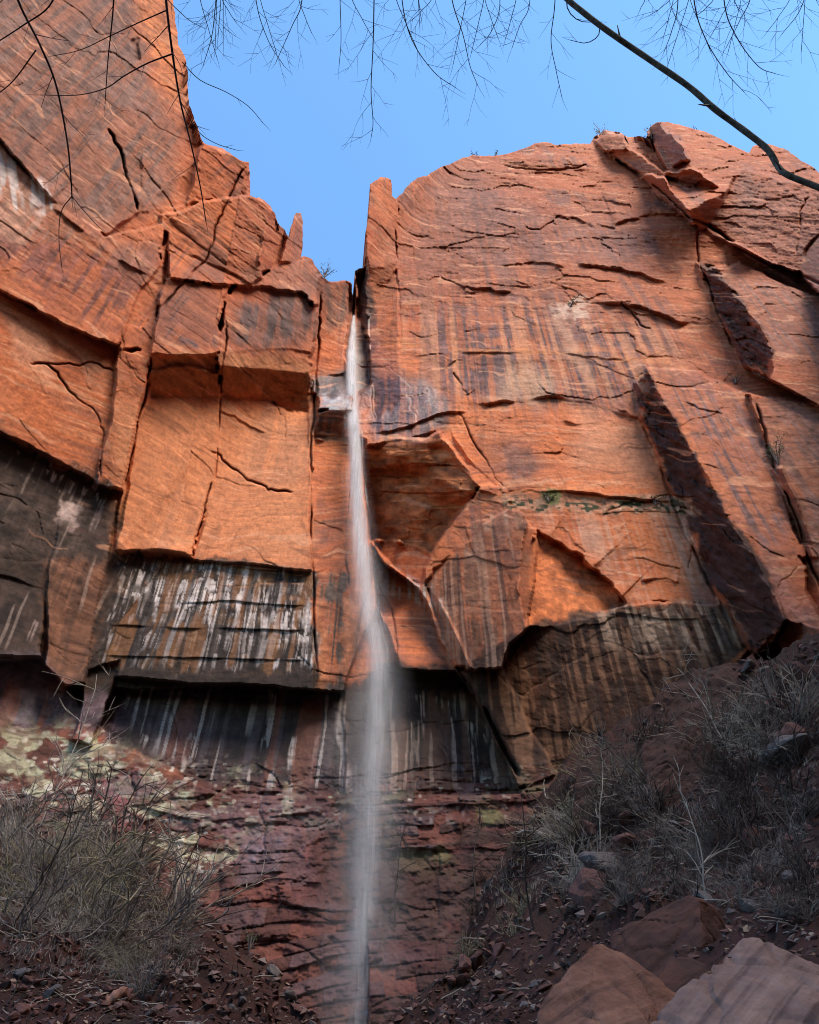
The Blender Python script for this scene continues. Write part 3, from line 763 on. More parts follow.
# thin broken bedding partings and joints, stained dark
part = sst(.80, .88, vn2(wu * .16 + 3, wz * 2.4, 225)) * sst(.4, .6, vn2(wu * .3, wz * .3, 226)) + .7 * sst(.82, .9, vn2(wu * 1.6, wz * .14, 227)) * sst(.5, .65, vn2(wu * .2, wz * .2, 228))
col = mix(col, (.085, .036, .026), .42 * np.clip(part, 0, 1))
col = mix(col, (.62, .30, .17), .5 * sst(.84, .92, vn2(wu * .22 + 9, wz * 2.0, 229)) * (1 - sst(560, 640, PY)))
lz = low * (1 - .8 * np.clip(zl + zl2, 0, 1) * lich)
col = mix(col, (.055, .022, .02), lz * .5 * sst(.4, .8, l1 + .3 * mid))
col = mix(col, (.14, .085, .09), lz * .5 * lm * sst(.7, .74, l2))
col = mix(col, (.24, .075, .05), lz * .4 * lm * sst(.22, .18, l2))
col = mix(col, (.025, .012, .011), low * .6 * lm * np.clip(np.exp(-(lez2 / .06) ** 2) * (l2 > .35) + .5 * np.exp(-(leu2 / .05) ** 2) * (l2 > .7), 0, 1))
# dense black, white and rust runs of the seep wall
sv = vn2(uw * 5.2, Z * .10, 241) * .62 + vn2(uw * 11, Z * .22, 242) * .38
zrow = (Z + 1.1 * fbm(U * .7, Z * .1, 3, 243)) / 4.6
rowp = zrow - np.floor(zrow)
col = mix(col, (.56, .47, .43), zk * .9 * sst(.52, .62, sv + .30 * (rowp - .5)) * (.35 + .65 * top) * sst(-.55, .05, fbm(U * .3, Z * .25, 3, 244)))
col = mix(col, (.020, .014, .012), (zk + .7 * z8 + .7 * zm) * .8 * sst(.56, .68, vn2(uw * 4.1 + 7, Z * .13, 245)))
col = mix(col, (.21, .085, .03), zk * .55 * sst(.64, .74, vn2(uw * 2.3 + 3, Z * .16, 246)))
col = mix(col, (.40, .30, .25), zfar * .35 * sst(.66, .76, vn2(uw * 4.4, Z * .14, 247)) * sst(.45, .65, vn2(uw * .5, Z * .2, 248)))
col = mix(col, (.095, .07, .072), z8 * .6 * sst(.52, .66, vn2(uw * 1.7 + 2, Z * .07, 251)))
col = mix(col, (.17, .06, .04), z8 * .6 * sst(.60, .70, vn2(uw * 1.1 + 8, Z * .09, 252)))
col = mix(col, (.38, .31, .28), z8 * .75 * sst(.70, .77, vn2(uw * 4.0 + 5, Z * .16, 253)))
col = mix(col, (.11, .05, .03), zm * .8 * sst(.5, .65, vn2(uw * 2.0 + 4, Z * .09, 254)))
col = mix(col, (.30, .20, .15), zm * .7 * sst(.68, .76, vn2(uw * 4.6 + 5, Z * .14, 255)))
blk = zone([(424, 584), (474, 537), (518, 510), (528, 528), (528, 627), (502, 668), (455, 668)], 2)
col = mix(col, (.07, .035, .026), blk * .7 * sst(.55, .68, vn2(uw * 2.4 + 1, Z * .07, 256)))
col = mix(col, (.40, .21, .13), blk * .55 * sst(.64, .74, vn2(uw * 3.3 + 6, Z * .06, 257)))
# dark lines along the edges of the stained bands
for pts, wdt, wgt in [([(86, 684), (200, 686), (348, 690)], 6, .85), ([(118, 556), (200, 562), (312, 572)], 3, .5), ([(380, 668), (455, 671)], 5, .8), ([(0, 432), (60, 462), (120, 491)], 2.5, .5)]:
    sl, dd, ss, al = line_dist(jag(pts, 2, 3, 5), 30)
    w_ = np.zeros((HH, WW), np.float32); w_[sl] = np.exp(-(dd / wdt) ** 2)
    col = mix(col, (.028, .018, .012), w_[II, JI] * wgt)
col = np.clip(col * (1 + .10 * fine + .06 * fbm(U * 5, Z * 5, 2, 231))[..., None], .008, .85)
wet = np.clip(zone([(350, 320), (372, 320), (400, 380), (440, 385), (450, 420), (372, 447), (345, 440), (312, 440), (310, 380), (346, 372)], 5) * .8
              + .55 * zone([(320, 690), (470, 695), (500, 790), (330, 800)], 12) + .3 * z8, 0, 1).astype(np.float32)

# ------------------------------------------------------------------ build the cliff meshes
q00 = ~sky
keep = q00[:-1, :-1] & q00[1:, :-1] & q00[:-1, 1:] & q00[1:, 1:]
# rim vertices slide onto the traced skyline
used = np.zeros((HH, WW), bool)
for a_, b_ in ((slice(0, -1), slice(0, -1)), (slice(1, None), slice(0, -1)), (slice(0, -1), slice(1, None)), (slice(1, None), slice(1, None))):
    used[a_, b_] |= keep
nk = np.zeros((HH, WW), int)
for a_, b_ in ((slice(0, -1), slice(0, -1)), (slice(1, None), slice(0, -1)), (slice(0, -1), slice(1, None)), (slice(1, None), slice(1, None))):
    nk[a_, b_] += keep
rim = used & (nk < 4) & (PY > Y0 + .5) & (PY < Y1 - .5) & (PX > X0 + .5) & (PX < X1 - .5)
ri, rj = np.nonzero(rim)
rp = np.stack([PX[ri, rj], PY[ri, rj]], -1).astype(float)
bd = np.full(len(rp), 1e9); bp_ = rp.copy()
for a2, b2 in zip(sil[:-1], sil[1:]):
    ab = b2 - a2; L2 = (ab ** 2).sum()
    if L2 < 1e-9:
        continue
    t = np.clip(((rp - a2) @ ab) / L2, 0, 1); c2 = a2 + t[:, None] * ab; d2 = np.hypot(*(rp - c2).T)
    n = d2 < bd; bd[n] = d2[n]; bp_[n] = c2[n]
ok = bd < 2.0 * STEP
dn = ray(bp_[:, 0], bp_[:, 1])
PT[ri[ok], rj[ok]] = (EYE + dn * Tf[ri, rj][:, None])[ok]

vid = np.full((HH, WW), -1, np.int64)
split = np.where(PY < 330, 354, np.where(PY < 700, 354 + (PY - 330) * .055, 374))
side_right = (PX[:-1, :-1] >= split[:-1, :-1])


def build_cliff(name, mask):
    ci, cj = np.nonzero(mask)
    idx = np.stack([ci * WW + cj, (ci + 1) * WW + cj, (ci + 1) * WW + cj + 1, ci * WW + cj + 1], -1)
    uq, inv = np.unique(idx, return_inverse=True)
    F = inv.reshape(idx.shape)
    V = PT.reshape(-1, 3)[uq]
    Cc = col.reshape(-1, 3)[uq]; Wt = wet.ravel()[uq]
    WC = np.stack([U.ravel()[uq], U.ravel()[uq] * 0, Z.ravel()[uq]], -1)
    # top of the plateau: the rim runs back from the edge
    e = np.concatenate([F[:, [0, 1]], F[:, [1, 2]], F[:, [2, 3]], F[:, [3, 0]]])
    key = np.minimum(e[:, 0], e[:, 1]) * (len(uq) + 1) + np.maximum(e[:, 0], e[:, 1])
    _, first, cnt = np.unique(key, return_index=True, return_counts=True)
    be = e[first[cnt == 1]]
    isr = rim.ravel()[uq]
    be = be[isr[be[:, 0]] & isr[be[:, 1]]]
    bv, binv = np.unique(be, return_inverse=True)
    binv = binv.reshape(be.shape)
    d = V[bv] - EYE; d[:, 2] = 0; d /= np.linalg.norm(d, axis=1, keepdims=True)
    n0 = len(V)
    extraV, extraF = [], []
    prev = bv[binv]
    base = n0
    for kk, (bk, dz) in enumerate(((1.2, .15), (5, .3), (18, -.5))):
        nv = V[bv] + d * bk; nv[:, 2] += dz
        extraV.append(nv)
        cur = base + binv
        extraF.append(np.stack([prev[:, 1], prev[:, 0], cur[:, 0], cur[:, 1]], -1))
        prev = cur; base += len(bv)
    V2 = np.concatenate([V] + extraV); F2 = np.concatenate([F] + extraF)
    rep = len(extraV)
    me = np_mesh(name, V2, F2)
    ca = me.color_attributes.new('rock_colour', 'FLOAT_COLOR', 'POINT')
    cfull = np.concatenate([Cc] + [Cc[bv]] * rep); cfull = np.concatenate([cfull, np.ones((len(cfull), 1))], 1).astype(np.float32)
    ca.data.foreach_set('color', cfull.ravel())
    wa = me.attributes.new('wet', 'FLOAT', 'POINT'); wa.data.foreach_set('value', np.concatenate([Wt] + [Wt[bv]] * rep).astype(np.float32))
    ua = me.attributes.new('wall_coord', 'FLOAT_VECTOR', 'POINT'); ua.data.foreach_set('vector', np.concatenate([WC] + [WC[bv]] * rep).astype(np.float32).ravel())
    return struct(link(name, me, M_ROCK))


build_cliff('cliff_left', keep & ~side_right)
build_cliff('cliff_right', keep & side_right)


def cliff_at(px, py, off=0.0):
    """point on the rock seen at px, py (off metres nearer the viewer)"""
    i = int(np.clip(round((py - Y0) / STEP), 0, HH - 1)); j = int(np.clip(round((px - X0) / STEP), 0, WW - 1))
    d = D3[i, j]; L = np.linalg.norm(d)
    return Vector(EYE + d * (Tf[i, j] - off / L))


# unseen canyon walls, added and sized to shade the lower cliff and talus
def side_wall(name, line, z0, z1, seed):
    line = np.array(line, float)
    n, mz = 90, 60
    seg = np.concatenate([[0], np.cumsum(np.hypot(*np.diff(line, axis=0).T))])
    s = np.linspace(0, seg[-1], n)
    x = np.interp(s, seg, line[:, 0]); y = np.interp(s, seg, line[:, 1])
    tx = np.gradient(x); ty = np.gradient(y); L = np.hypot(tx, ty); nx, ny = -ty / L, tx / L
    zz = np.linspace(z0, z1, mz)
    SS, ZZ = np.meshgrid(s, zz)
    f1, f2, idv, ox, oy = worley(SS * .12, ZZ * .16, seed)
    dd = 2.2 * (idv - .5) + 1.0 * fbm(SS * .2, ZZ * .3, 4, seed) + .5 * np.floor(vn2(SS * .05, ZZ * .5, seed + 1) * 4) / 4
    topn = ZZ + 3 * fbm(SS * .15, SS * 0, 3, seed + 3) * ((ZZ - z0) / (z1 - z0))
    V = np.stack([x[None] + nx[None] * dd, y[None] + ny[None] * dd, topn], -1)
    back = V[-1].copy(); back[:, 0] -= nx * 30; back[:, 1] -= ny * 30
    V = np.concatenate([V, back[None]])
    m2 = mz + 1
    ii, jj = np.meshgrid(np.arange(m2 - 1), np.arange(n - 1), indexing='ij')
    F = np.stack([ii * n + jj, ii * n + jj + 1, (ii + 1) * n + jj + 1, (ii + 1) * n + jj], -1).reshape(-1, 4)
    me = np_mesh(name, V.reshape(-1, 3), F)
    c = np.zeros((m2, n, 3), np.float32) + np.array(ORANGE, np.float32)
    SS = np.concatenate([SS, SS[-1:]]); ZZ = np.concatenate([ZZ, ZZ[-1:]])
    c = mix(c, DEEP, .5 + .6 * fbm(SS * .05, ZZ * .07, 4, seed + 5)); c = mix(c, PURPLE, .6 * sst(.45, .7, vn2(SS * .8, ZZ * .05, seed + 6)))
    ca = me.color_attributes.new('rock_colour', 'FLOAT_COLOR', 'POINT')
    ca.data.foreach_set('color', np.concatenate([c.reshape(-1, 3), np.ones((m2 * n, 1))], 1).astype(np.float32).ravel())
    ua = me.attributes.new('wall_coord', 'FLOAT_VECTOR', 'POINT')
    ua.data.foreach_set('vector', np.stack([SS, SS * 0, ZZ], -1).astype(np.float32).ravel())
    return struct(link(name, me, M_ROCK))


RW = float(os.environ.get('RWH', '60'))
side_wall('unseen_shade_wall', [(60, -70), (44, -40), (36, -12), (34, 8), (36, 24)], -8, RW, 301)
OPH = float(os.environ.get('OPH', '215'))
side_wall('unseen_shade_wall', [(-20, -130), (30, -128), (95, -105), (150, -60), (185, 0), (190, 60)], -12, OPH, 331)          # unseen far side behind the viewer, height set for the low shade

# ================================================================== GROUND
CTRL = []          # x, y, z
for px, py, dist in [
    (410, 1040, 43), (320, 1000, 43), (220, 930, 43), (365, 1085, 43), (345, 1080, 36), (375, 1085, 22), (365, 1090, 14), (450, 960, 43), (560, 790, 42.5), (640, 735, 41.5), (740, 668, 38.5), (819, 645, 34), (880, 640, 31),
    (700, 760, 33), (800, 770, 26), (620, 830, 33), (700, 860, 24), (800, 870, 18.5), (560, 880, 31), (640, 900, 22), (520, 960, 22), (480, 1000, 17), (420, 1010, 28),
    (365, 1085, 30), (295, 1000, 31), (240, 985, 29), (250, 1020, 20), (190, 935, 33), (100, 900, 30), (0, 850, 30), (-60, 840, 28), (60, 940, 22), (-60, 920, 19), (150, 985, 21),
    (100, 1015, 15), (0, 1000, 13), (-60, 1000, 11), (560, 1030, 13), (650, 990, 13.5), (760, 930, 13.5), (860, 930, 12.5), (620, 1080, 7.5), (760, 1060, 7), (880, 1040, 6.5), (200, 1060, 12), (430, 1070, 14), (300, 1060, 14), (365, 1120, 20), (365, 1125, 9), (300, 1100, 9), (430, 1100, 9)]:
    p = at(px, py, dist); CTRL.append(p)
for x, y, z in [(0, 0, 0), (3, 2, .2), (-3, 2, .1), (0, 5, .55), (0, -6, -.8), (8, -4, .4), (-8, -4, 0), (0, -25, -3), (25, -25, 3), (-25, -25, 2), (-26, 5, 7), (26, 5, 7.5), (-36, 20, 15), (34, 14, 14), (36, -10, 8), (-36, -10, 7)]:
    CTRL.append(np.array([x, y, z], float))
CTRL = np.array(CTRL)


def _tps_fit(P, z, lam=.6):
    n = len(P)
    r2 = ((P[:, None] - P[None]) ** 2).sum(-1)
    K = np.where(r2 > 0, r2 * np.log(np.maximum(r2, 1e-9)) * .5, 0) + lam * np.eye(n)
    Q = np.hstack([np.ones((n, 1)), P])
    A = np.block([[K, Q], [Q.T, np.zeros((3, 3))]])
    return np.linalg.solve(A, np.concatenate([z, np.zeros(3)]))


TW = _tps_fit(CTRL[:, :2], CTRL[:, 2])


def ground_base(x, y):
    x = np.asarray(x, float); y = np.asarray(y, float)
    cx = np.clip(x, -45, 45); cy = np.clip(y, -35, 50)
    r = TW[-3] + TW[-2] * cx + TW[-1] * cy
    for (a_, b_, _), w_ in zip(CTRL, TW[:-3]):
        r2 = (cx - a_) ** 2 + (cy - b_) ** 2
        r = r + w_ * np.where(r2 > 0, r2 * np.log(np.maximum(r2, 1e-9)) * .5, 0)
    return np.clip(r, -6, 24)


def ground_z(x, y):
    x = np.asarray(x, float); y = np.asarray(y, float)
    z = ground_base(x, y)
    near = sst(1.5, 7, np.hypot(x, y))
    f1, f2, idv, ox, oy = worley(x * .42 + .3 * fbm(x * .5, y * .5, 2, 405), y * .42, 407)
    g1, g2, idw, ow, oz = worley(x * 1.3, y * 1.3, 409)
    z = z + near * sst(9, 16, y) * ((.45 + .6 * sst(3, 9, x)) * ((idv - .5) + .9 * (idv - .4) * (ox - oy)) + .16 * (idw - .5) + .2 * (idw - .5) * (ow - oz))
    return z + near * (.30 * fbm(x * .35, y * .35, 4, 401) + .10 * fbm(x * 1.7, y * 1.7, 3, 403))


def axis(lo, hi, fine, far):
    a_ = list(np.arange(lo, hi + 1e-6, fine)); st = fine
    r = [hi]; l = [lo]
    while r[-1] < far:
        st *= 1.25; r.append(r[-1] + st); l.append(l[-1] - st)
    return np.array(l[:0:-1] + a_ + r[1:])


ax_ = axis(-32, 32, .14, 600); ay_ = axis(-4, 48, .14, 600)
GX, GY = np.meshgrid(ax_, ay_)
GZ = ground_z(GX, GY)
gh, gw = GX.shape
ii, jj = np.meshgrid(np.arange(gh - 1), np.arange(gw - 1), indexing='ij')
GF = np.stack([ii * gw + jj, ii * gw + jj + 1, (ii + 1) * gw + jj + 1, (ii + 1) * gw + jj], -1).reshape(-1, 4)
gme = np_mesh('ground', np.stack([GX, GY, GZ], -1).reshape(-1, 3), GF)
M_SOIL, nt, b = mat('talus_soil')
geo = nt.nodes.new('ShaderNodeNewGeometry')
n1 = noise_node(nt, geo.outputs['Position'], .35, 6, .6); n2 = noise_node(nt, geo.outputs['Position'], 3.5, 8, .7)
r1 = ramp(nt, n1.outputs['Fac'], [(.35, (.022, .011, .010)), (.52, (.045, .019, .016)), (.66, (.03, .022, .017))])
r2 = ramp(nt, n2.outputs['Fac'], [(.3, (.45, .45, .45)), (.5, (1, 1, 1)), (.75, (1.6, 1.5, 1.45))])
mx = nt.nodes.new('ShaderNodeMix'); mx.data_type = 'RGBA'; mx.blend_type = 'MULTIPLY'; mx.inputs['Factor'].default_value = 1
lk(nt, r1.outputs['Color'], mx.inputs['A']); lk(nt, r2.outputs['Color'], mx.inputs['B']); lk(nt, mx.outputs['Result'], b.inputs['Base Color'])
b.inputs['Roughness'].default_value = .95; b.inputs['Specular IOR Level'].default_value = .2
bp = nt.nodes.new('ShaderNodeBump'); bp.inputs['Strength'].default_value = .9; bp.inputs['Distance'].default_value = .12
lk(nt, n2.outputs['Fac'], bp.inputs['Height']); lk(nt, bp.outputs['Normal'], b.inputs['Normal'])
struct(link('ground', gme, M_SOIL))


def gz_fast(x, y):
    """ground height read off the ground mesh"""
    i = np.clip(np.searchsorted(ay_, y) - 1, 0, len(ay_) - 2); j = np.clip(np.searchsorted(ax_, x) - 1, 0, len(ax_) - 2)
    fy = (y - ay_[i]) / (ay_[i + 1] - ay_[i]); fx = (x - ax_[j]) / (ax_[j + 1] - ax_[j])
    return (GZ[i, j] * (1 - fx) + GZ[i, j + 1] * fx) * (1 - fy) + (GZ[i + 1, j] * (1 - fx) + GZ[i + 1, j + 1] * fx) * fy


TT = np.arange(3.5, 60, .1)


def on_ground(px, py):
    """where the sight line through px, py first meets the ground, or None"""
    d = ray(px, py)
    p = EYE + d * TT[:, None]
    hit = np.nonzero(p[:, 2] < gz_fast(p[:, 0], p[:, 1]))[0]
    if not len(hit):
        return None
    q_ = p[hit[0]]
    if q_[1] > 45.5:
        return None
    return Vector((q_[0], q_[1], float(gz_fast(q_[0], q_[1]))))
#@@PART2
# ================================================================== TUBES (stems, twigs, water threads)
class Tubes:
    def __init__(self, sides=4):
        self.s = sides; self.V = []; self.F = []; self.n = 0

    def add(self, pts, rad):
        pts = np.asarray(pts, float); rad = np.asarray(rad, float)
        if len(pts) < 2:
            return
        t = np.gradient(pts, axis=0); t /= np.maximum(np.linalg.norm(t, axis=1, keepdims=True), 1e-9)
        up = np.where(np.abs(t[:, 2:3]) > .9, np.array([[1., 0, 0]]), np.array([[0, 0, 1.]]))
        a_ = np.cross(t, up); a_ /= np.maximum(np.linalg.norm(a_, axis=1, keepdims=True), 1e-9)
        b_ = np.cross(t, a_)
        n, s = len(pts), self.s
        an = np.arange(s) * 2 * math.pi / s
        V = pts[:, None] + rad[:, None, None] * (np.cos(an)[None, :, None] * a_[:, None] + np.sin(an)[None, :, None] * b_[:, None])
        self.V.append(V.reshape(-1, 3))
        i, j = np.meshgrid(np.arange(n - 1), np.arange(s), indexing='ij')
        j2 = (j + 1) % s
        self.F.append((np.stack([i * s + j, i * s + j2, (i + 1) * s + j2, (i + 1) * s + j], -1) + self.n).reshape(-1, 4))
        self.n += n * s

    def mesh(self, name, smooth=True):
        return np_mesh(name, np.concatenate(self.V), np.concatenate(self.F), smooth=smooth)


def smooth_line(pts, n):
    """Catmull-Rom through the points"""
    p = np.asarray(pts, float)
    if len(p) < 3:
        return p[0] + (p[-1] - p[0]) * np.linspace(0, 1, n)[:, None]
    q_ = np.vstack([2 * p[0] - p[1], p, 2 * p[-1] - p[-2]])
    out = []
    for u in np.linspace(0, len(p) - 1 - 1e-6, n):
        i = int(u); f = u - i
        a_, b_, c_, d_ = q_[i:i + 4]
        out.append(.5 * (2 * b_ + (c_ - a_) * f + (2 * a_ - 5 * b_ + 4 * c_ - d_) * f * f + (3 * b_ - a_ - 3 * c_ + d_) * f ** 3))
    return np.array(out)


# ================================================================== WATERFALL
PATH = [(354, 316), (353.5, 330), (352, 350), (352, 400), (355, 450), (357, 500), (361, 550), (367, 600), (374, 640), (378, 690), (375, 750), (370, 820), (366, 900), (364, 960), (361, 1085)]
PW = [2, 3, 5, 7, 8.5, 9.5, 11, 12.5, 13.5, 14, 14, 14, 15, 16, 18]          # half width in the picture
path3, half = [], []
fine_px = smooth_line(PATH, 90); fine_w = np.interp(np.linspace(0, len(PATH) - 1, 90), np.arange(len(PATH)), PW)
yl = None
for (px, py), w_ in zip(fine_px, fine_w):
    c_ = cliff_at(px, min(py, 1005))
    y_ = c_.y - .5 if yl is None else min(yl - .0, c_.y - .5)
    lin = np.interp(py, [316, 420, 700, 1085], [60, 51, 45.5, 42.0])
    y_ = min(y_, lin) if py > 335 else c_.y - .25
    yl = y_
    p = at(px, py, y_); path3.append(p); half.append(w_ * np.linalg.norm(p - EYE) / math.hypot(FPX, 300) * .95)
path3 = np.array(path3)
path3[:, 1] = np.convolve(np.pad(path3[:, 1], 4, 'edge'), np.ones(9) / 9, 'valid')
half = np.array(half)
fall_root = empty('waterfall', path3[-1])
tag(fall_root, 'tall thin white waterfall dropping from the notch in the red cliff', 'waterfall')


def water(name, count, sigma, rad, seed, mat_, lo=0, hi=1, lmin=1.0, lmax=3.5, pulse=.6):
    """thousands of hair-thin falling threads of water around the middle of the fall"""
    r = np.random.default_rng(seed)
    tb = Tubes(3)
    n = len(path3)
    arc = np.concatenate([[0], np.cumsum(np.linalg.norm(np.diff(path3, axis=0), axis=1))])
    made = 0
    while made < count:
        a0 = r.uniform(lo, hi) * arc[-1]
        # the water comes down in pulses
        if r.random() < pulse * vn2(np.array([a0 / 2.6]), np.array([seed * 1.0]), 900)[0] * 1.3:
            continue
        made += 1
        s_ = np.linspace(a0, min(arc[-1], a0 + r.uniform(lmin, lmax)), 6)
        c_ = np.stack([np.interp(s_, arc, path3[:, j]) for j in range(3)], -1)
        hw = np.interp(s_, arc, half)
        lat = r.normal(0, sigma); dep = r.normal(0, sigma * .8)
        c_[:, 0] += lat * hw + .10 * hw * np.sin(s_ * .45 + 1) + r.normal(0, .03); c_[:, 1] += -abs(dep) * hw - .1
        tb.add(c_, rad * r.uniform(.5, 1.5) * np.sin(np.linspace(.06, math.pi - .04, 6)) ** .7)
    return link(name, tb.mesh(name), mat_)


M_WATER = water_material('falling_water', .2); M_SPRAY = water_material('fine_spray', .08)
def offset_child(o, root):
    o.parent = root; o.matrix_parent_inverse = Matrix.Translation(-root.location)
    return o
offset_child(water('stream', 1100, .36, .04, 5, M_WATER, 0, .55, 1.5, 5.0), fall_root)
offset_child(water('spray', 420, .6, .04, 6, M_SPRAY, .12, .97, 1.0, 4.0), fall_root)

# the water itself: a real volume of drops, dense in the middle of the stream and thinning to drifting mist
def mist():
    i0 = 1
    k0 = np.linspace(0, 1, len(half) - i0)
    tb = Tubes(12)
    tb.add(path3[i0:] + np.array([0, -.3, 0]), half[i0:] * np.interp(k0, [0, .3, .55, 1], [1.5, 1.9, 2.8, 4.6]))
    me = tb.mesh('mist')
    bm = bmesh.new(); bm.from_mesh(me); bmesh.ops.holes_fill(bm, edges=[e for e in bm.edges if e.is_boundary], sides=0); bmesh.ops.recalc_face_normals(bm, faces=bm.faces); bm.to_mesh(me); bm.free()
    m = bpy.data.materials.new('mist'); m.use_nodes = True; nt = m.node_tree; N = nt.nodes
    N.remove(N['Principled BSDF'])
    geo = N.new('ShaderNodeNewGeometry'); sep = N.new('ShaderNodeSeparateXYZ'); lk(nt, geo.outputs['Position'], sep.inputs['Vector'])
    z0, z1 = path3[-1][2], path3[i0][2]
    fz = N.new('ShaderNodeMapRange'); fz.inputs['From Min'].default_value = z0; fz.inputs['From Max'].default_value = z1; lk(nt, sep.outputs['Z'], fz.inputs['Value'])
    def curve(vals):
        lo_, hi_ = min(vals) - .01, max(vals) + .01
        c = N.new('ShaderNodeFloatCurve'); cv = c.mapping.curves[0]
        ks = np.linspace(0, 1, len(vals))
        for q_, v in zip(ks[1:-1], vals[1:-1]):
            cv.points.new(float(q_), float((v - lo_) / (hi_ - lo_)))
        cv.points[0].location = (0, float((vals[0] - lo_) / (hi_ - lo_))); cv.points[-1].location = (1, float((vals[-1] - lo_) / (hi_ - lo_)))
        c.mapping.update()
        lk(nt, fz.outputs['Result'], c.inputs['Value'])
        mr = N.new('ShaderNodeMapRange'); mr.inputs['To Min'].default_value = lo_; mr.inputs['To Max'].default_value = hi_
        lk(nt, c.outputs['Value'], mr.inputs['Value'])
        return mr.outputs['Result']
    zs = np.linspace(z0, z1, 12); o = np.argsort(path3[i0:, 2]); pz = path3[i0:, 2][o]
    cx = curve(list(np.interp(zs, pz, path3[i0:, 0][o]))); cy = curve(list(np.interp(zs, pz, path3[i0:, 1][o] - .3)))
    inter = lambda v: list(np.interp(zs, pz, np.asarray(v)[o]))
    wd = curve(inter(half[i0:] * np.interp(k0, [0, .3, .55, 1], [.50, .50, .55, .62])))
    wd2 = curve(inter(half[i0:] * np.interp(k0, [0, .3, .55, 1], [.7, .9, 1.3, 2.0])))
    den1 = curve(inter(np.interp(k0, [0, .1, .3, .5, .62, .75, 1], [7.0, 4.6, 2.7, 1.35, .75, .45, .33])))
    den2 = curve(inter(np.interp(k0, [0, .15, .4, .6, 1], [.4, .40, .26, .17, .22])))
    def op(kind, a_, b_=None):
        q_ = N.new('ShaderNodeMath'); q_.operation = kind
        for k_, v in ((0, a_), (1, b_)):
            if v is None:
                continue
            if isinstance(v, (int, float)):
                q_.inputs[k_].default_value = v
            else:
                lk(nt, v, q_.inputs[k_])
        return q_.outputs['Value']
    ddx = op('SUBTRACT', sep.outputs['X'], cx); ddy = op('SUBTRACT', sep.outputs['Y'], cy)
    rr = op('ADD', op('MULTIPLY', ddx, ddx), op('MULTIPLY', ddy, ddy))
    core = op('POWER', 2.718, op('MULTIPLY', op('DIVIDE', rr, op('MULTIPLY', wd, wd)), -1.0))
    halo = op('POWER', 2.718, op('MULTIPLY', op('DIVIDE', rr, op('MULTIPLY', wd2, wd2)), -1.0))
    def streaky(sx, sz, lo_, hi_, det):
        mp = N.new('ShaderNodeMapping'); mp.inputs['Scale'].default_value = (sx, sx, sz); lk(nt, geo.outputs['Position'], mp.inputs['Vector'])
        nz = noise_node(nt, mp.outputs['Vector'], 1, det, .6)
        mrn = N.new('ShaderNodeMapRange'); mrn.inputs['From Min'].default_value = lo_; mrn.inputs['From Max'].default_value = hi_
        lk(nt, nz.outputs['Fac'], mrn.inputs['Value']); return mrn.outputs['Result']
    threads = streaky(4.2, .22, .40, .62, 4); pulses = streaky(.8, .42, .25, .62, 3); drift = streaky(.9, .3, .3, .72, 3)
    d1 = op('MULTIPLY', op('MULTIPLY', core, den1), op('ADD', .12, op('MULTIPLY', op('MULTIPLY', threads, op('ADD', .35, pulses)), 1.7)))
    d2 = op('MULTIPLY', op('MULTIPLY', halo, den2), op('ADD', .15, op('MULTIPLY', drift, 1.5)))
    den = op('ADD', d1, d2)
    v = N.new('ShaderNodeVolumePrincipled'); v.inputs['Color'].default_value = (.97, .97, .98, 1)
    lk(nt, den, v.inputs['Density']); lk(nt, v.outputs['Volume'], N['Material Output'].inputs['Volume'])
    return link('mist', me, m)


offset_child(mist(), fall_root)

# ================================================================== BOULDERS AND STONES
M_TAN = stone_material('tan_sandstone_boulder', [(.07, .030, .022), (.17, .078, .052), (.29, .155, .105)], 1.6, ((.5, .5, 0), 5), .09)
M_PINK = stone_material('pink_sandstone_boulder', [(.15, .088, .078), (.28, .178, .152), (.40, .27, .232)], 1.3, ((.35, .75, .3), 6), .09)
M_RUST = stone_material('rust_sandstone_boulder', [(.022, .011, .010), (.05, .02, .015), (.085, .032, .02)], 1.5, ((.3, .6, 0), 4), .09)
M_STONE = stone_material('red_rubble_stone', [(.05, .023, .021), (.095, .04, .033), (.15, .075, .062)], 3.5, None, .02)
M_STONE2 = stone_material('grey_rubble_stone', [(.045, .038, .04), (.08, .066, .065), (.13, .105, .097)], 3.5, None, .02)


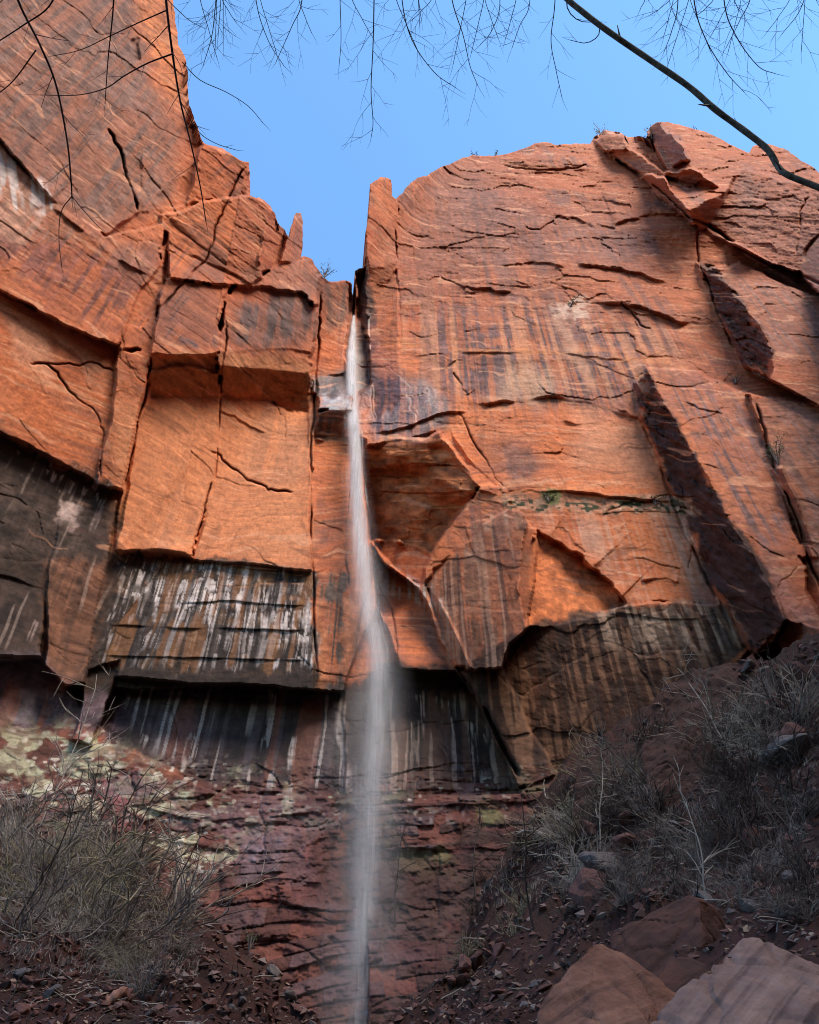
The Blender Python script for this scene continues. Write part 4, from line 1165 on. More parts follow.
def hull_boulder(name, pts, m, label, seed, cuts=5, amp=.05, bevel=.05, grooves=None, seat=None):
    if seat:
        g = on_ground(*seat)
        k_ = (g.y - 1.8) / min(p[2] for p in pts)
        lowy = max(p[1] for p in pts)
        pts = [(p[0], p[1] + (40 if p[1] > lowy - 15 else 0), p[2] * k_) for p in pts]
    P3 = np.array([at(*p) for p in pts]); c0 = P3.mean(0)
    bm = bmesh.new()
    for p in P3:
        bm.verts.new(p - c0)
    res = bmesh.ops.convex_hull(bm, input=bm.verts)
    for v in [v for v in bm.verts if not v.link_faces]:
        bm.verts.remove(v)
    bmesh.ops.dissolve_limit(bm, angle_limit=math.radians(6), verts=bm.verts, edges=bm.edges)
    bmesh.ops.bevel(bm, geom=list(bm.edges), offset=bevel, segments=2, affect='EDGES', profile=.6)
    bmesh.ops.triangulate(bm, faces=bm.faces)
    for _ in range(6):
        lng = [e for e in bm.edges if e.calc_length() > max(.045, .006 * min(p[2] for p in pts))]
        if not lng:
            break
        bmesh.ops.subdivide_edges(bm, edges=lng, cuts=1)
        bmesh.ops.triangulate(bm, faces=[f for f in bm.faces if len(f.verts) > 3])
    bm.normal_update()
    o3 = Vector((seed * 3.7, seed * 1.3, 0))
    mv = {}
    for v in bm.verts:
        q_ = v.co * 1.1 + o3
        d = amp * 1.5 * mnoise.fractal(q_, .75, 2.1, 7) + amp * .25 * round(2.2 * mnoise.noise(v.co * 1.6 + o3)) / 2.2 - amp * .9 * max(0, 1 - abs(mnoise.noise(v.co * 1.7 + o3 * 2)) * 9)
        if grooves:
            ax, fr, dp = grooves
            w_ = v.co.dot(Vector(ax).normalized()) + .12 * mnoise.noise(v.co * 1.5 + o3)
            g = abs(math.sin(w_ * fr)) ** .6
            d -= dp * (1 - g) + .5 * dp * (1 - abs(math.sin(w_ * fr * 2.7 + 1)))
        mv[v] = v.normal * d
    for v, d in mv.items():
        v.co += d
    me = bpy.data.meshes.new(name); bm.to_mesh(me); bm.free()
    me.polygons.foreach_set('use_smooth', np.full(len(me.polygons), True)); me.set_sharp_from_angle(angle=math.radians(38))
    o = link(name, me, m); o.location = c0
    return tag(o, label, 'boulder')


hull_boulder('boulder', [(540, 1014, 9.3), (566, 972, 9.5), (588, 941, 9.7), (600, 940, 9.8), (622, 951, 10), (641, 973, 9.6), (655, 984, 9.8), (692, 998, 10.1), (655, 1030, 8.9), (600, 1090, 8.3), (538, 1080, 8.8),
                         (700, 1070, 9.2), (610, 965, 11.2), (690, 1015, 11), (560, 1040, 10.8)], M_TAN,
             'brown angular boulder with a flat sloping face, lower centre right, left of the pink one', 3, amp=.045, bevel=.03)
hull_boulder('boulder', [(648, 1022, 7.9), (690, 988, 8.1), (706, 962, 8.4), (742, 938, 8.8), (762, 937, 8.9), (795, 957, 8.6), (835, 978, 8.3), (900, 1010, 8.2), (650, 1075, 7.3), (760, 1110, 6.7), (880, 1090, 6.8),
                         (760, 965, 10.3), (880, 1010, 10), (690, 1020, 9.6)], M_PINK,
             'large pale pink boulder with ridged bedding in the bottom right corner', 8, amp=.04, grooves=((.45, .25, .85), 5.0, .012))
hull_boulder('boulder', [(610, 938, 14.6), (648, 913, 14.8), (688, 893, 14.5), (700, 895, 14.3), (704, 942, 13.8), (690, 972, 13.6), (640, 990, 13.8), (612, 990, 14.2), (722, 915, 15.6), (742, 945, 15.8), (735, 1000, 15.2),
                         (650, 950, 16), (700, 1020, 13.8)], M_RUST,
             'dark rust coloured block with an upright front face behind the two front boulders', 13, amp=.05)
hull_boulder('boulder', [(668, 958, 11.9), (690, 952, 12), (712, 966, 11.8), (716, 1000, 11.4), (672, 1000, 11.3), (655, 980, 11.6), (700, 980, 12.8), (690, 1030, 11.4)], M_RUST,
             'small dark stone wedged in the gap between the three big boulders', 17, amp=.04)
hull_boulder('boulder', [(640, 742, 39.5), (664, 728, 39.5), (700, 722, 39), (712, 745, 38.5), (700, 790, 37.5), (660, 795, 37.8), (690, 760, 40.5), (645, 780, 38.5)], M_RUST,
             'long dark slab of rock standing high on the right slope among shrubs', 19, amp=.08, bevel=.12, seat=(680, 792))
hull_boulder('boulder', [(660, 690, 40.5), (690, 668, 40.5), (735, 662, 40), (745, 690, 39), (700, 715, 39), (665, 715, 39.5), (700, 700, 42)], M_RUST,
             'rounded brown outcrop block right under the streaked wall at the slope top', 23, amp=.09, bevel=.15, seat=(700, 712))
hull_boulder('boulder', [(575, 765, 41), (600, 748, 41), (636, 740, 40.5), (640, 765, 39.5), (605, 800, 39), (570, 800, 39.5), (600, 780, 42)], M_RUST,
             'reddish ledge block at the left end of the right slope below streaked wall', 29, amp=.09, bevel=.12, seat=(605, 798))


def stone_mesh(seed):
    r = random.Random(seed)
    bm = bmesh.new()
    sx, sy, sz = r.uniform(.7, 1.2), r.uniform(.55, .95), r.uniform(.3, .65)
    for _ in range(16):
        v = Vector((r.gauss(0, 1), r.gauss(0, 1), r.gauss(0, 1))).normalized() * r.uniform(.75, 1)
        bm.verts.new((v.x * sx, v.y * sy, v.z * sz))
    bmesh.ops.convex_hull(bm, input=bm.verts)
    for v in [v for v in bm.verts if not v.link_faces]:
        bm.verts.remove(v)
    bmesh.ops.bevel(bm, geom=list(bm.edges), offset=.05, segments=1, affect='EDGES')
    bmesh.ops.triangulate(bm, faces=bm.faces)
    bmesh.ops.subdivide_edges(bm, edges=[e for e in bm.edges if e.calc_length() > .3], cuts=1)
    bmesh.ops.triangulate(bm, faces=bm.faces)
    for v in bm.verts:
        v.co += v.co.normalized() * .10 * mnoise.fractal(v.co * 2 + Vector((seed, 0, 0)), 1, 2, 3)
    me = bpy.data.meshes.new('stone'); bm.to_mesh(me); bm.free()
    return me


STONES = [stone_mesh(s) for s in range(9)]
for k_, me in enumerate(STONES):
    me.materials.append(M_STONE if k_ % 3 else M_STONE2)


def pick(poly, r):
    xs = [p[0] for p in poly]; ys = [p[1] for p in poly]
    while True:
        x, y = r.uniform(min(xs), max(xs)), r.uniform(min(ys), max(ys))
        c_ = False
        for (xa, ya), (xb, yb) in zip(poly, poly[1:] + poly[:1]):
            if (ya > y) != (yb > y) and x < (xb - xa) * (y - ya) / (yb - ya) + xa:
                c_ = not c_
        if c_:
            return x, y


def scatter_stones(poly, n, lo, hi, label, group, seed):
    r = random.Random(seed)
    for _ in range(n):
        g = on_ground(*pick(poly, r))
        if g is None:
            continue
        px_s = lo * (hi / lo) ** (r.random() ** 2.2)
        s = px_s * (g - Vector(EYE)).length / FPX * .5
        o = bpy.data.objects.new('stone', r.choice(STONES)); C.objects.link(o)
        o.location = g + Vector((0, 0, s * .12)); o.scale = (s * r.uniform(.8, 1.3), s, s * r.uniform(.8, 1.2))
        o.rotation_euler = (r.gauss(0, .35), r.gauss(0, .35), r.uniform(0, 6.28))
        tag(o, label, 'stone', group)


scatter_stones([(200, 930), (340, 950), (345, 1020), (180, 1020), (170, 960)], 60, 6, 22, 'red rubble stone left of the foot of the waterfall', 'red stones left of the fall', 1)
scatter_stones([(385, 930), (470, 900), (560, 940), (540, 1010), (390, 1020)], 60, 6, 30, 'dark stone on the ground between the waterfall and the front boulders', 'dark stones right of the fall', 2)
scatter_stones([(0, 960), (180, 970), (190, 1022), (0, 1022)], 60, 6, 24, 'stone among dry leaves in the lower left corner', 'stones in the lower left corner', 3)
scatter_stones([(500, 800), (560, 770), (700, 680), (819, 650), (819, 940), (740, 915), (620, 900), (560, 900)], 110, 9, 64, 'dark stone half hidden among shrubs on the right slope', 'stones on the right slope', 4)

# ---- loose scree and dead leaves nobody could count
def tri_soup(name, n, polys, lo, hi, m, seed, flat, label, cat):
    r = random.Random(seed); rn = np.random.default_rng(seed)
    VV, FF = [], []; k_ = 0
    wts = [p[1] for p in polys]
    octa = np.array([[1, 0, 0], [-1, 0, 0], [0, 1, 0], [0, -1, 0], [0, 0, 1], [0, 0, -1]], float)
    fo = np.array([[0, 2, 4], [2, 1, 4], [1, 3, 4], [3, 0, 4], [2, 0, 5], [1, 2, 5], [3, 1, 5], [0, 3, 5]])
    for _ in range(n):
        poly = r.choices(polys, wts)[0][0]
        if r.random() < .28:                            # all round the place where the viewer stands
            x_, y_ = r.uniform(-12, 12), r.uniform(-3, 15)
            g = Vector((x_, y_, float(gz_fast(x_, y_))))
            if (g - Vector(EYE)).length < 2.2:
                continue
        else:
            g = on_ground(*pick(poly, r))
        if g is None:
            continue
        s = lo * (hi / lo) ** (r.random() ** 1.8) * max(6, (g - Vector(EYE)).length) / FPX * .5
        v = octa * rn.uniform(.6, 1.3, (6, 3)) + rn.normal(0, .18, (6, 3))
        v *= np.array([s * r.uniform(.8, 1.5), s, s * flat])
        R = np.array(Matrix.Rotation(r.uniform(0, 6.28), 3, 'Z') @ Matrix.Rotation(r.gauss(0, .4), 3, 'X') @ Matrix.Rotation(r.gauss(0, .4), 3, 'Y'))
        v = v @ R.T + np.array(g) + np.array([0, 0, s * flat * .3])
        VV.append(v); FF.append(fo + k_); k_ += 6
    o = link(name, np_mesh(name, np.concatenate(VV), None, np.concatenate(FF), smooth=False), m)
    struct(o, 'stuff'); o['label'] = label; o['category'] = cat
    return o


M_SCREE, nt, b = mat('scree_stones')
geo = nt.nodes.new('ShaderNodeNewGeometry')
r_ = ramp(nt, geo.outputs['Random Per Island'], [(0, (.03, .015, .015)), (.4, (.09, .036, .03)), (.75, (.12, .062, .052)), (1, (.15, .115, .105))])
lk(nt, r_.outputs['Color'], b.inputs['Base Color']); b.inputs['Roughness'].default_value = .9
M_LEAF, nt, b = mat('dead_leaves')
geo = nt.nodes.new('ShaderNodeNewGeometry')
r_ = ramp(nt, geo.outputs['Random Per Island'], [(0, (.10, .055, .035)), (.5, (.17, .10, .065)), (1, (.26, .19, .14))])
lk(nt, r_.outputs['Color'], b.inputs['Base Color']); b.inputs['Roughness'].default_value = .9
tri_soup('scree', 8000, [([(170, 920), (345, 940), (390, 1060), (150, 1060)], 3), ([(380, 890), (560, 850), (600, 900), (545, 1060), (370, 1060)], 3), ([(500, 800), (560, 770), (740, 660), (819, 640), (819, 960), (700, 960), (560, 960)], 5), ([(0, 840), (190, 900), (190, 1060), (0, 1060)], 2)],
         1.6, 11, M_SCREE, 5, .6, 'loose scree of small red and grey stones covering the slope', 'scree')
tri_soup('leaf_litter', 4200, [([(0, 930), (190, 940), (210, 1075), (0, 1075)], 3), ([(210, 990), (545, 960), (545, 1075), (210, 1075)], 2), ([(560, 860), (819, 900), (819, 960), (560, 960)], 1)],
         2.0, 7, M_LEAF, 6, .12, 'brown dead leaves strewn over the ground between stones', 'leaf litter')

def sticks(name, n, polys, m, seed, label):
    r = random.Random(seed); tb = Tubes(4)
    wts = [p[1] for p in polys]
    for _ in range(n):
        g = on_ground(*pick(r.choices(polys, wts)[0][0], r))
        if g is None:
            continue
        sc = (g - Vector(EYE)).length / FPX; L = r.uniform(8, 46) * sc * r.uniform(.5, 1)
        az = r.uniform(0, 6.28); el = abs(r.gauss(.1, .25)); d = np.array([math.cos(az) * math.cos(el), math.sin(az) * math.cos(el), math.sin(el)])
        p = np.array(g) + np.array([0, 0, .02]); pts = [p]
        for s in range(6):
            d = d + np.array([r.gauss(0, .2), r.gauss(0, .2), r.gauss(0, .12)]); d /= np.linalg.norm(d); p = p + d * L / 6
            pts.append(np.array([p[0], p[1], max(p[2], float(gz_fast(p[0], p[1])) + .01)]))
        R0 = r.uniform(.3, .75) * sc
        tb.add(pts, np.linspace(R0, R0 * .4, 7))
    o = link(name, tb.mesh(name), m); struct(o, 'stuff'); o['label'] = label; o['category'] = 'sticks'


sticks('fallen_sticks', 420, [([(0, 860), (200, 900), (210, 1070), (0, 1070)], 3), ([(210, 960), (545, 930), (545, 1070), (210, 1070)], 1), ([(520, 800), (740, 690), (819, 660), (819, 940), (560, 930)], 4)],
       plain_material('dead_wood', (.12, .095, .08), (.30, .26, .225), 5), 31, 'pale dead sticks lying about on the slopes')

# ---- split log lying in the lower left corner
g = on_ground(112, 1006)
if g is not None:
    a_ = Vector(on_ground(97, 1014) or g); dirv = Vector(at(128, 986, (g.y))) - Vector(at(97, 1014, g.y))
    tb = Tubes(10); n_ = 14
    t_ = np.linspace(0, 1, n_)
    L_ = dirv.length
    pts = np.array([np.array(at(97, 1014, g.y)) + np.array(dirv) * q_ + np.array([0, 0, .02 * math.sin(q_ * 5)]) for q_ in t_])
    rr = L_ * .16 * (np.array([0.02, .55, .8, .92, 1, 1, .95, 1, 1.05, 1, .95, .85, .6, .02])) * (1 + .12 * np.sin(t_ * 23))
    tb.add(pts, rr)
    M_LOG = stone_material('bleached_red_wood', [(.12, .05, .035), (.24, .11, .075), (.34, .18, .13)], 6, ((0, 1.2, .3), 25), .01)
    tag(link('log', tb.mesh('log'), M_LOG), 'short split reddish log lying tilted on stones in the lower left', 'log')

# ================================================================== SHRUBS
M_TWIG_PALE = plain_material('pale_dry_twigs', (.20, .165, .14), (.36, .31, .265), 3)
M_TWIG_GREY = plain_material('grey_dry_twigs', (.11, .088, .08), (.20, .17, .155), 3)
M_TWIG_STRAW = plain_material('straw_dry_twigs', (.26, .215, .16), (.46, .40, .31), 3)
M_TWIG_DARK = plain_material('dark_bark', (.028, .018, .016), (.06, .042, .036), 6)
M_TWIG_OLIVE = plain_material('olive_dry_twigs', (.15, .125, .08), (.26, .225, .15), 3)


def shrub_mesh(seed, stems=46, h=1.0, spread=.75, twigs=4, r0=.011, droop=.5, segs=8):
    """leafless shrub: arching stems from one root crown with side twigs, unit height"""
    r = random.Random(seed)
    tb = Tubes(3)
    for _ in range(stems):
        az = r.uniform(0, 6.283); lean = abs(r.gauss(.35, .35)) * spread
        L = h * r.uniform(.45, 1.15)
        d = np.array([math.cos(az) * math.sin(lean), math.sin(az) * math.sin(lean), math.cos(lean)])
        p = np.array([r.gauss(0, .07), r.gauss(0, .07), -.05]); pts = [p]
        for s in range(segs):
            d = d + np.array([r.gauss(0, .16), r.gauss(0, .16), r.gauss(0, .1) - droop * (s / segs) ** 2 * .35]); d /= np.linalg.norm(d)
            p = p + d * L / segs; pts.append(p)
        pts = np.array(pts); R0 = r0 * r.uniform(.6, 1.35)
        tb.add(pts, np.linspace(R0, R0 * .35, segs + 1))
        for _t in range(twigs):
            i = r.randint(2, segs - 1)
            dd = (pts[i + 1] - pts[i]) / (L / segs) + np.array([r.gauss(0, .7), r.gauss(0, .7), r.gauss(.1, .45)]); dd /= np.linalg.norm(dd)
            l2 = L * r.uniform(.15, .42); q_ = pts[i]; tp = [q_]
            for s in range(4):
                dd = dd + np.array([r.gauss(0, .2), r.gauss(0, .2), r.gauss(0, .15)]); dd /= np.linalg.norm(dd); q_ = q_ + dd * l2 / 4; tp.append(q_)
            tb.add(tp, np.linspace(R0 * .55, R0 * .2, 5))
    return tb.mesh('shrub')


SHRUBS = [shrub_mesh(100 + i, stems=20 + 7 * (i % 3), spread=1.1 + .35 * (i % 4), droop=.3 + .8 * (i % 3), r0=.010, twigs=5) for i in range(7)]
shrub_mats = {}


def shrub_variant(i, m):
    if (i, m.name) not in shrub_mats:
        me = SHRUBS[i].copy(); me.materials.clear(); me.materials.append(m); shrub_mats[(i, m.name)] = me
    return shrub_mats[(i, m.name)]


def shrubs(poly, n, lo, hi, mats, label, group, seed, sink=.05):
    r = random.Random(seed)
    done = 0
    for _ in range(n * 2):
        if done >= n:
            break
        g = on_ground(*pick(poly, r))
        if g is None:
            continue
        done += 1
        s = r.uniform(lo, hi) * (g - Vector(EYE)).length / FPX
        o = bpy.data.objects.new('shrub', shrub_variant(r.randrange(len(SHRUBS)), r.choice(mats))); C.objects.link(o)
        o.location = g - Vector((0, 0, sink * s)); o.scale = (s * r.uniform(.9, 1.5), s * r.uniform(.9, 1.5), s * r.uniform(.75, 1.1))
        o.rotation_euler = (r.gauss(0, .15), r.gauss(0, .2), r.uniform(0, 6.28))
        tag(o, label, 'shrub', group)


shrubs([(0, 815), (90, 840), (190, 875), (200, 930), (150, 960), (0, 940)], 54, 32, 82, [M_TWIG_PALE, M_TWIG_GREY, M_TWIG_OLIVE, M_TWIG_OLIVE], 'pale leafless shrub in the tangle on the left slope', 'shrubs on the left slope', 11)
shrubs([(60, 930), (200, 930), (200, 1000), (120, 1000), (40, 970)], 12, 22, 45, [M_TWIG_GREY, M_TWIG_OLIVE], 'greyish shrub at the lower edge of the left tangle', 'shrubs below the left tangle', 12)
shrubs([(600, 790), (650, 745), (740, 690), (819, 668), (819, 740), (700, 790), (640, 830)], 40, 22, 54, [M_TWIG_GREY, M_TWIG_DARK, M_TWIG_DARK, M_TWIG_PALE], 'grey leafless shrub high on the right slope under the leaning slab', 'shrubs at the top of the right slope', 13)
shrubs([(700, 780), (819, 740), (819, 920), (740, 900), (690, 860)], 42, 24, 54, [M_TWIG_DARK, M_TWIG_GREY, M_TWIG_DARK], 'dark grey shrub low on the right slope near the frame edge', 'shrubs low on the right slope', 14)
shrubs([(540, 830), (640, 790), (700, 850), (660, 890), (560, 890)], 26, 22, 48, [M_TWIG_GREY, M_TWIG_DARK, M_TWIG_PALE], 'brownish shrub on the slope between the ledge and the rust block', 'shrubs above the rust block', 15)
shrubs([(395, 900), (500, 860), (545, 900), (520, 960), (410, 980)], 12, 16, 34, [M_TWIG_DARK, M_TWIG_OLIVE], 'low dark shrub on the ground right of the waterfall foot', 'shrubs right of the fall', 16)
shrubs([(560, 880), (660, 880), (760, 900), (819, 915), (819, 935), (720, 905), (640, 905), (560, 935)], 22, 20, 42, [M_TWIG_DARK, M_TWIG_GREY], 'dark low shrub behind the three big boulders', 'shrubs behind the boulders', 17)

shrubs([(500, 880), (545, 800), (640, 738), (650, 790), (560, 860), (530, 910)], 20, 24, 54, [M_TWIG_GREY, M_TWIG_DARK, M_TWIG_OLIVE], 'shrub along the left edge of the right slope, under the mossy ledge', 'shrubs at the edge of the right slope', 18)


def sapling(px, py, hpx, seed, m, label, lean=0.0, n_br=9, rpx=1.3):
    g = on_ground(px, py)
    if g is None:
        g = cliff_at(px, py, .1)
    sc = (g - Vector(EYE)).length / FPX
    r = random.Random(seed); h = hpx * sc * 1.15
    root = empty('sapling', g)
    tb = Tubes(5); p = np.array([0, 0, -.1]); d = np.array([lean, 0, 1.]); d /= np.linalg.norm(d); pts = [p]
    for s in range(10):
        d = d + np.array([r.gauss(0, .09) + lean * .06, r.gauss(0, .09), .02]); d /= np.linalg.norm(d); p = p + d * h / 10; pts.append(p)
    pts = np.array(pts); R0 = rpx * sc * .5
    tb.add(pts, np.linspace(R0, R0 * .3, 11))
    link('trunk', tb.mesh('trunk'), m, root)
    for _ in range(n_br):
        tb = Tubes(4)
        i = r.randint(2, 9); dd = np.array([r.gauss(0, 1), r.gauss(0, .6), r.uniform(.2, 1.0)]); dd /= np.linalg.norm(dd)
        q_ = pts[i]; l2 = h * r.uniform(.18, .38); tp = [q_]
        for s in range(5):
            dd = dd + np.array([r.gauss(0, .18), r.gauss(0, .18), r.gauss(0, .12)]); dd /= np.linalg.norm(dd); q_ = q_ + dd * l2 / 5; tp.append(q_)
        tb.add(tp, np.linspace(R0 * .55, R0 * .2, 6))
        for _k in range(3):
            j = r.randint(1, 4); d3 = dd + np.array([r.gauss(0, .7), r.gauss(0, .5), r.gauss(.1, .5)]); d3 /= np.linalg.norm(d3)
            tb.add([tp[j], tp[j] + d3 * l2 * .25, tp[j] + d3 * l2 * .42 + np.array([0, 0, r.gauss(0, .05) * l2])], [R0 * .3, R0 * .22, R0 * .13])
        link('branch', tb.mesh('branch'), m, root)
    tag(root, label, 'sapling')


sapling(150, 925, 75, 1, M_TWIG_DARK, 'thin dark leaning sapling at the right end of the left tangle', .35, 6, 2.2)
sapling(10, 930, 110, 2, M_TWIG_DARK, 'dark bare sapling at the left edge rising from the tangle', .15, 8, 1.8)
sapling(475, 895, 75, 3, M_TWIG_DARK, 'slender bare sapling under the mossy ledge right of the waterfall', .05, 8, 1.8)
sapling(395, 925, 80, 4, M_TWIG_DARK, 'upright dark sapling close beside the waterfall', -.03, 7, 1.6)
sapling(535, 930, 95, 5, M_TWIG_DARK, 'dark forked sapling left of the right slope tangle', -.1, 11, 2.4)
sapling(705, 905, 100, 6, M_TWIG_PALE, 'pale crooked sapling standing behind the rust block', .1, 9, 1.7)
sapling(600, 850, 85, 7, M_TWIG_PALE, 'pale bent sapling in the middle of the right slope', .2, 9, 1.7)
sapling(735, 760, 110, 8, M_TWIG_PALE, 'pale grey sapling below the leaning slab with spreading twigs', -.2, 12, 1.8)
sapling(35, 850, 150, 9, M_TWIG_PALE, 'tall pale sapling in front of the dark stained wall at far left', -.05, 14, 1.7)

# ---- fine dry grass and stalks
def grass(name, polys, n, hpx, m, seed, label):
    r = random.Random(seed); rn = np.random.default_rng(seed)
    VV, FF = [], []; k_ = 0
    wts = [p[1] for p in polys]
    for _ in range(n):
        g = on_ground(*pick(r.choices(polys, wts)[0][0], r))
        if g is None:
            continue
        sc = (g - Vector(EYE)).length / FPX
        for _b in range(7):
            h = r.uniform(.4, 1.2) * hpx * sc; w_ = .35 * sc * r.uniform(.7, 1.3)
            az = r.uniform(0, 6.28); ln = abs(r.gauss(.3, .4)); c_ = np.array(g) + np.array([r.gauss(0, 3 * sc), r.gauss(0, 3 * sc), -.02])
            d_ = np.array([math.cos(az) * math.sin(ln), math.sin(az) * math.sin(ln), math.cos(ln)])
            sd = np.array([-math.sin(az + .7), math.cos(az + .7), 0]) * w_
            m_ = c_ + d_ * h * .55; t_ = c_ + d_ * h + np.array([math.cos(az), math.sin(az), -.6]) * h * .18
            VV.append(np.array([c_ - sd, c_ + sd, m_ + sd * .7, m_ - sd * .7, t_]))
            FF.append(np.array([[0, 1, 2], [0, 2, 3], [3, 2, 4]]) + k_); k_ += 5
    o = link(name, np_mesh(name, np.concatenate(VV), None, np.concatenate(FF), smooth=False), m)
    struct(o, 'stuff'); o['label'] = label; o['category'] = 'grass'


grass('dry_grass', [([(0, 800), (90, 840), (195, 880), (200, 980), (0, 980)], 3), ([(560, 800), (740, 690), (819, 670), (819, 920), (700, 900), (560, 890)], 3), ([(380, 860), (560, 830), (560, 900), (390, 930)], 1)],
      1500, 9, M_TWIG_GREY, 21, 'thin dry grass stalks between the shrubs on both slopes')

# ================================================================== PLANTS ON THE ROCK
M_GREEN = plain_material('grey_green_leaves', (.05, .075, .025), (.11, .135, .05), 20)
M_YELLOW = plain_material('yellow_green_leaves', (.16, .17, .05), (.30, .29, .10), 20)
M_DARKGREEN = plain_material('dark_leaves', (.028, .04, .018), (.06, .075, .03), 20)
M_STRAW = plain_material('straw_grass', (.22, .17, .09), (.36, .29, .17), 20)


def rock_bush(px, py, wpx, hpx, m, label, cat, seed, name='bush', leaf=.9, dens=220, off=.1, back=0., stems=8):
    g = cliff_at(px, py, off)
    d = g - Vector(EYE); d.z = 0; d.normalize()
    g = g + d * back
    sc = (g - Vector(EYE)).length / FPX
    r = random.Random(seed)
    root = empty(name, g)
    tb = Tubes(3); tips = []
    for _ in range(stems):
        t_ = np.array([r.gauss(0, .33) * wpx * sc, r.gauss(0, .3) * wpx * sc, r.uniform(.4, 1.) * hpx * sc * 1.3])
        m_ = t_ * .5 + np.array([r.gauss(0, .06) * wpx * sc, 0, .1 * hpx * sc])
        tb.add([np.array([0, 0, -.3]), m_, t_], [.5 * sc, .36 * sc, .2 * sc]); tips += [m_, t_, (m_ + t_) / 2]
    link('stem', tb.mesh('stem'), M_TWIG_GREY, root)
    VV, FF = [], []; rn = np.random.default_rng(seed)
    for k_ in range(dens):
        c_ = np.array(r.choice(tips)) + rn.normal(0, .11, 3) * np.array([wpx, wpx, hpx]) * sc
        a_ = rn.normal(0, 1, 3); a_ /= np.linalg.norm(a_); b_ = np.cross(a_, rn.normal(0, 1, 3)); b_ /= np.linalg.norm(b_)
        s = leaf * sc * r.uniform(.6, 1.3)
        VV.append(np.array([c_ - a_ * s, c_ + b_ * s * .4, c_ + a_ * s, c_ - b_ * s * .4])); FF.append(np.arange(4) + 4 * k_)
    link('foliage', np_mesh('foliage', np.concatenate(VV), np.array(FF), smooth=False), m, root)
    tag(root, label, cat)


rock_bush(778, 462, 22, 22, M_GREEN, 'round green bush in the crack right of the long leaning slab', 'bush', 1, dens=420, off=.4)
rock_bush(325, 276, 12, 14, M_DARKGREEN, 'dark bush on the ledge beside the notch, right of the rock spire', 'bush', 2, dens=150, off=.3, leaf=.8)
rock_bush(475, 155, 9, 9, M_GREEN, 'small bush on the cliff rim, left one of two on the round top', 'bush', 3, dens=60, off=-.3, back=.8, leaf=.7)
rock_bush(495, 155, 8, 7, M_GREEN, 'small bush on the cliff rim, right one of two on the round top', 'bush', 4, dens=40, off=-.3, back=.8, leaf=.7)
rock_bush(600, 133, 13, 12, M_YELLOW, 'pale yellowish bush on the rim above the first red knob', 'bush', 5, dens=110, off=-.2, back=.6, leaf=.7)
rock_bush(650, 136, 8, 15, M_YELLOW, 'yellow green bush on the rim left of the dark ribbed block', 'bush', 6, dens=110, off=-.2, back=.6, leaf=.7)
rock_bush(697, 131, 7, 6, M_GREEN, 'tiny bush on the sloping rim right of the ribbed block', 'bush', 7, dens=30, off=-.2, back=.6, leaf=.6)
rock_bush(260, 200, 9, 10, M_GREEN, 'sparse small bush on the left cliff rim above the rounded block', 'bush', 8, dens=30, off=-.2, back=.6, leaf=.6)
rock_bush(414, 183, 6, 6, M_GREEN, 'tiny bush on the rim beside the tall pillar', 'bush', 9, dens=24, off=-.2, back=.6, leaf=.6)
rock_bush(548, 499, 12, 7, M_GREEN, 'low bright green plant on the pale ledge above hanging block', 'plant', 10, 'plant', dens=200, off=.3)
rock_bush(655, 503, 11, 8, M_DARKGREEN, 'dark green tuft at the right end of the pale ledge', 'plant', 11, 'plant', dens=160, off=.3)
rock_bush(680, 507, 6, 6, M_DARKGREEN, 'small dark tuft under the dark flank of the leaning slab', 'plant', 12, 'plant', dens=60, off=.3)
rock_bush(768, 378, 20, 12, M_STRAW, 'straw coloured grass clump on the bench above the leaning slab', 'grass clump', 13, 'grass_clump', dens=130, off=.4, stems=16)
rock_bush(735, 382, 13, 8, M_STRAW, 'smaller straw coloured grass clump left on the bench above slab', 'grass clump', 14, 'grass_clump', dens=70, off=.4, stems=12)
rock_bush(570, 305, 10, 5, M_GREEN, 'thin green tuft on the ledge over the white stain', 'plant', 15, 'plant', dens=70, off=.3)
rock_bush(250, 945, 16, 10, M_GREEN, 'small green plant on the red rubble left of the fall', 'plant', 16, 'plant', dens=90, off=.6)

# ================================================================== OVERHANGING TREES
M_BARK = plain_material('grey_bark', (.06, .05, .043), (.17, .15, .125), 30)
M_REDTWIG = plain_material('dark_red_twigs', (.035, .014, .016), (.08, .034, .034), 10)
M_FINETWIG = plain_material('fine_twigs', (.022, .015, .018), (.055, .04, .045), 10)


def ptd(px, py, dep):
    return EYE + ray(px, py) * dep


class Tree:
    def __init__(self, name, base, top, r0, m, label):
        self.base = np.array(base, float); self.root = empty(name, base); self.m = m
        tag(self.root, label, 'tree')
        tb = Tubes(12)
        n = 22; t_ = np.linspace(0, 1, n)
        pts = self.base + (np.array(top) - self.base) * t_[:, None]
        pts[:, 0] += .12 * np.sin(t_ * 5); pts[:, 1] += .1 * np.sin(t_ * 7 + 1); pts[0, 2] -= .3
        tb.add(pts, r0 * (1.25 - .75 * t_) * (1 + .5 * np.exp(-t_ * 14)))
        self.child(tb, 'trunk', M_BARK)

    def child(self, tb, name, m, parent=None):
        par = parent or self.root
        me = tb.mesh(name)
        me.transform(Matrix.Translation(-Vector(self.base)))
        return link(name, me, m, par)


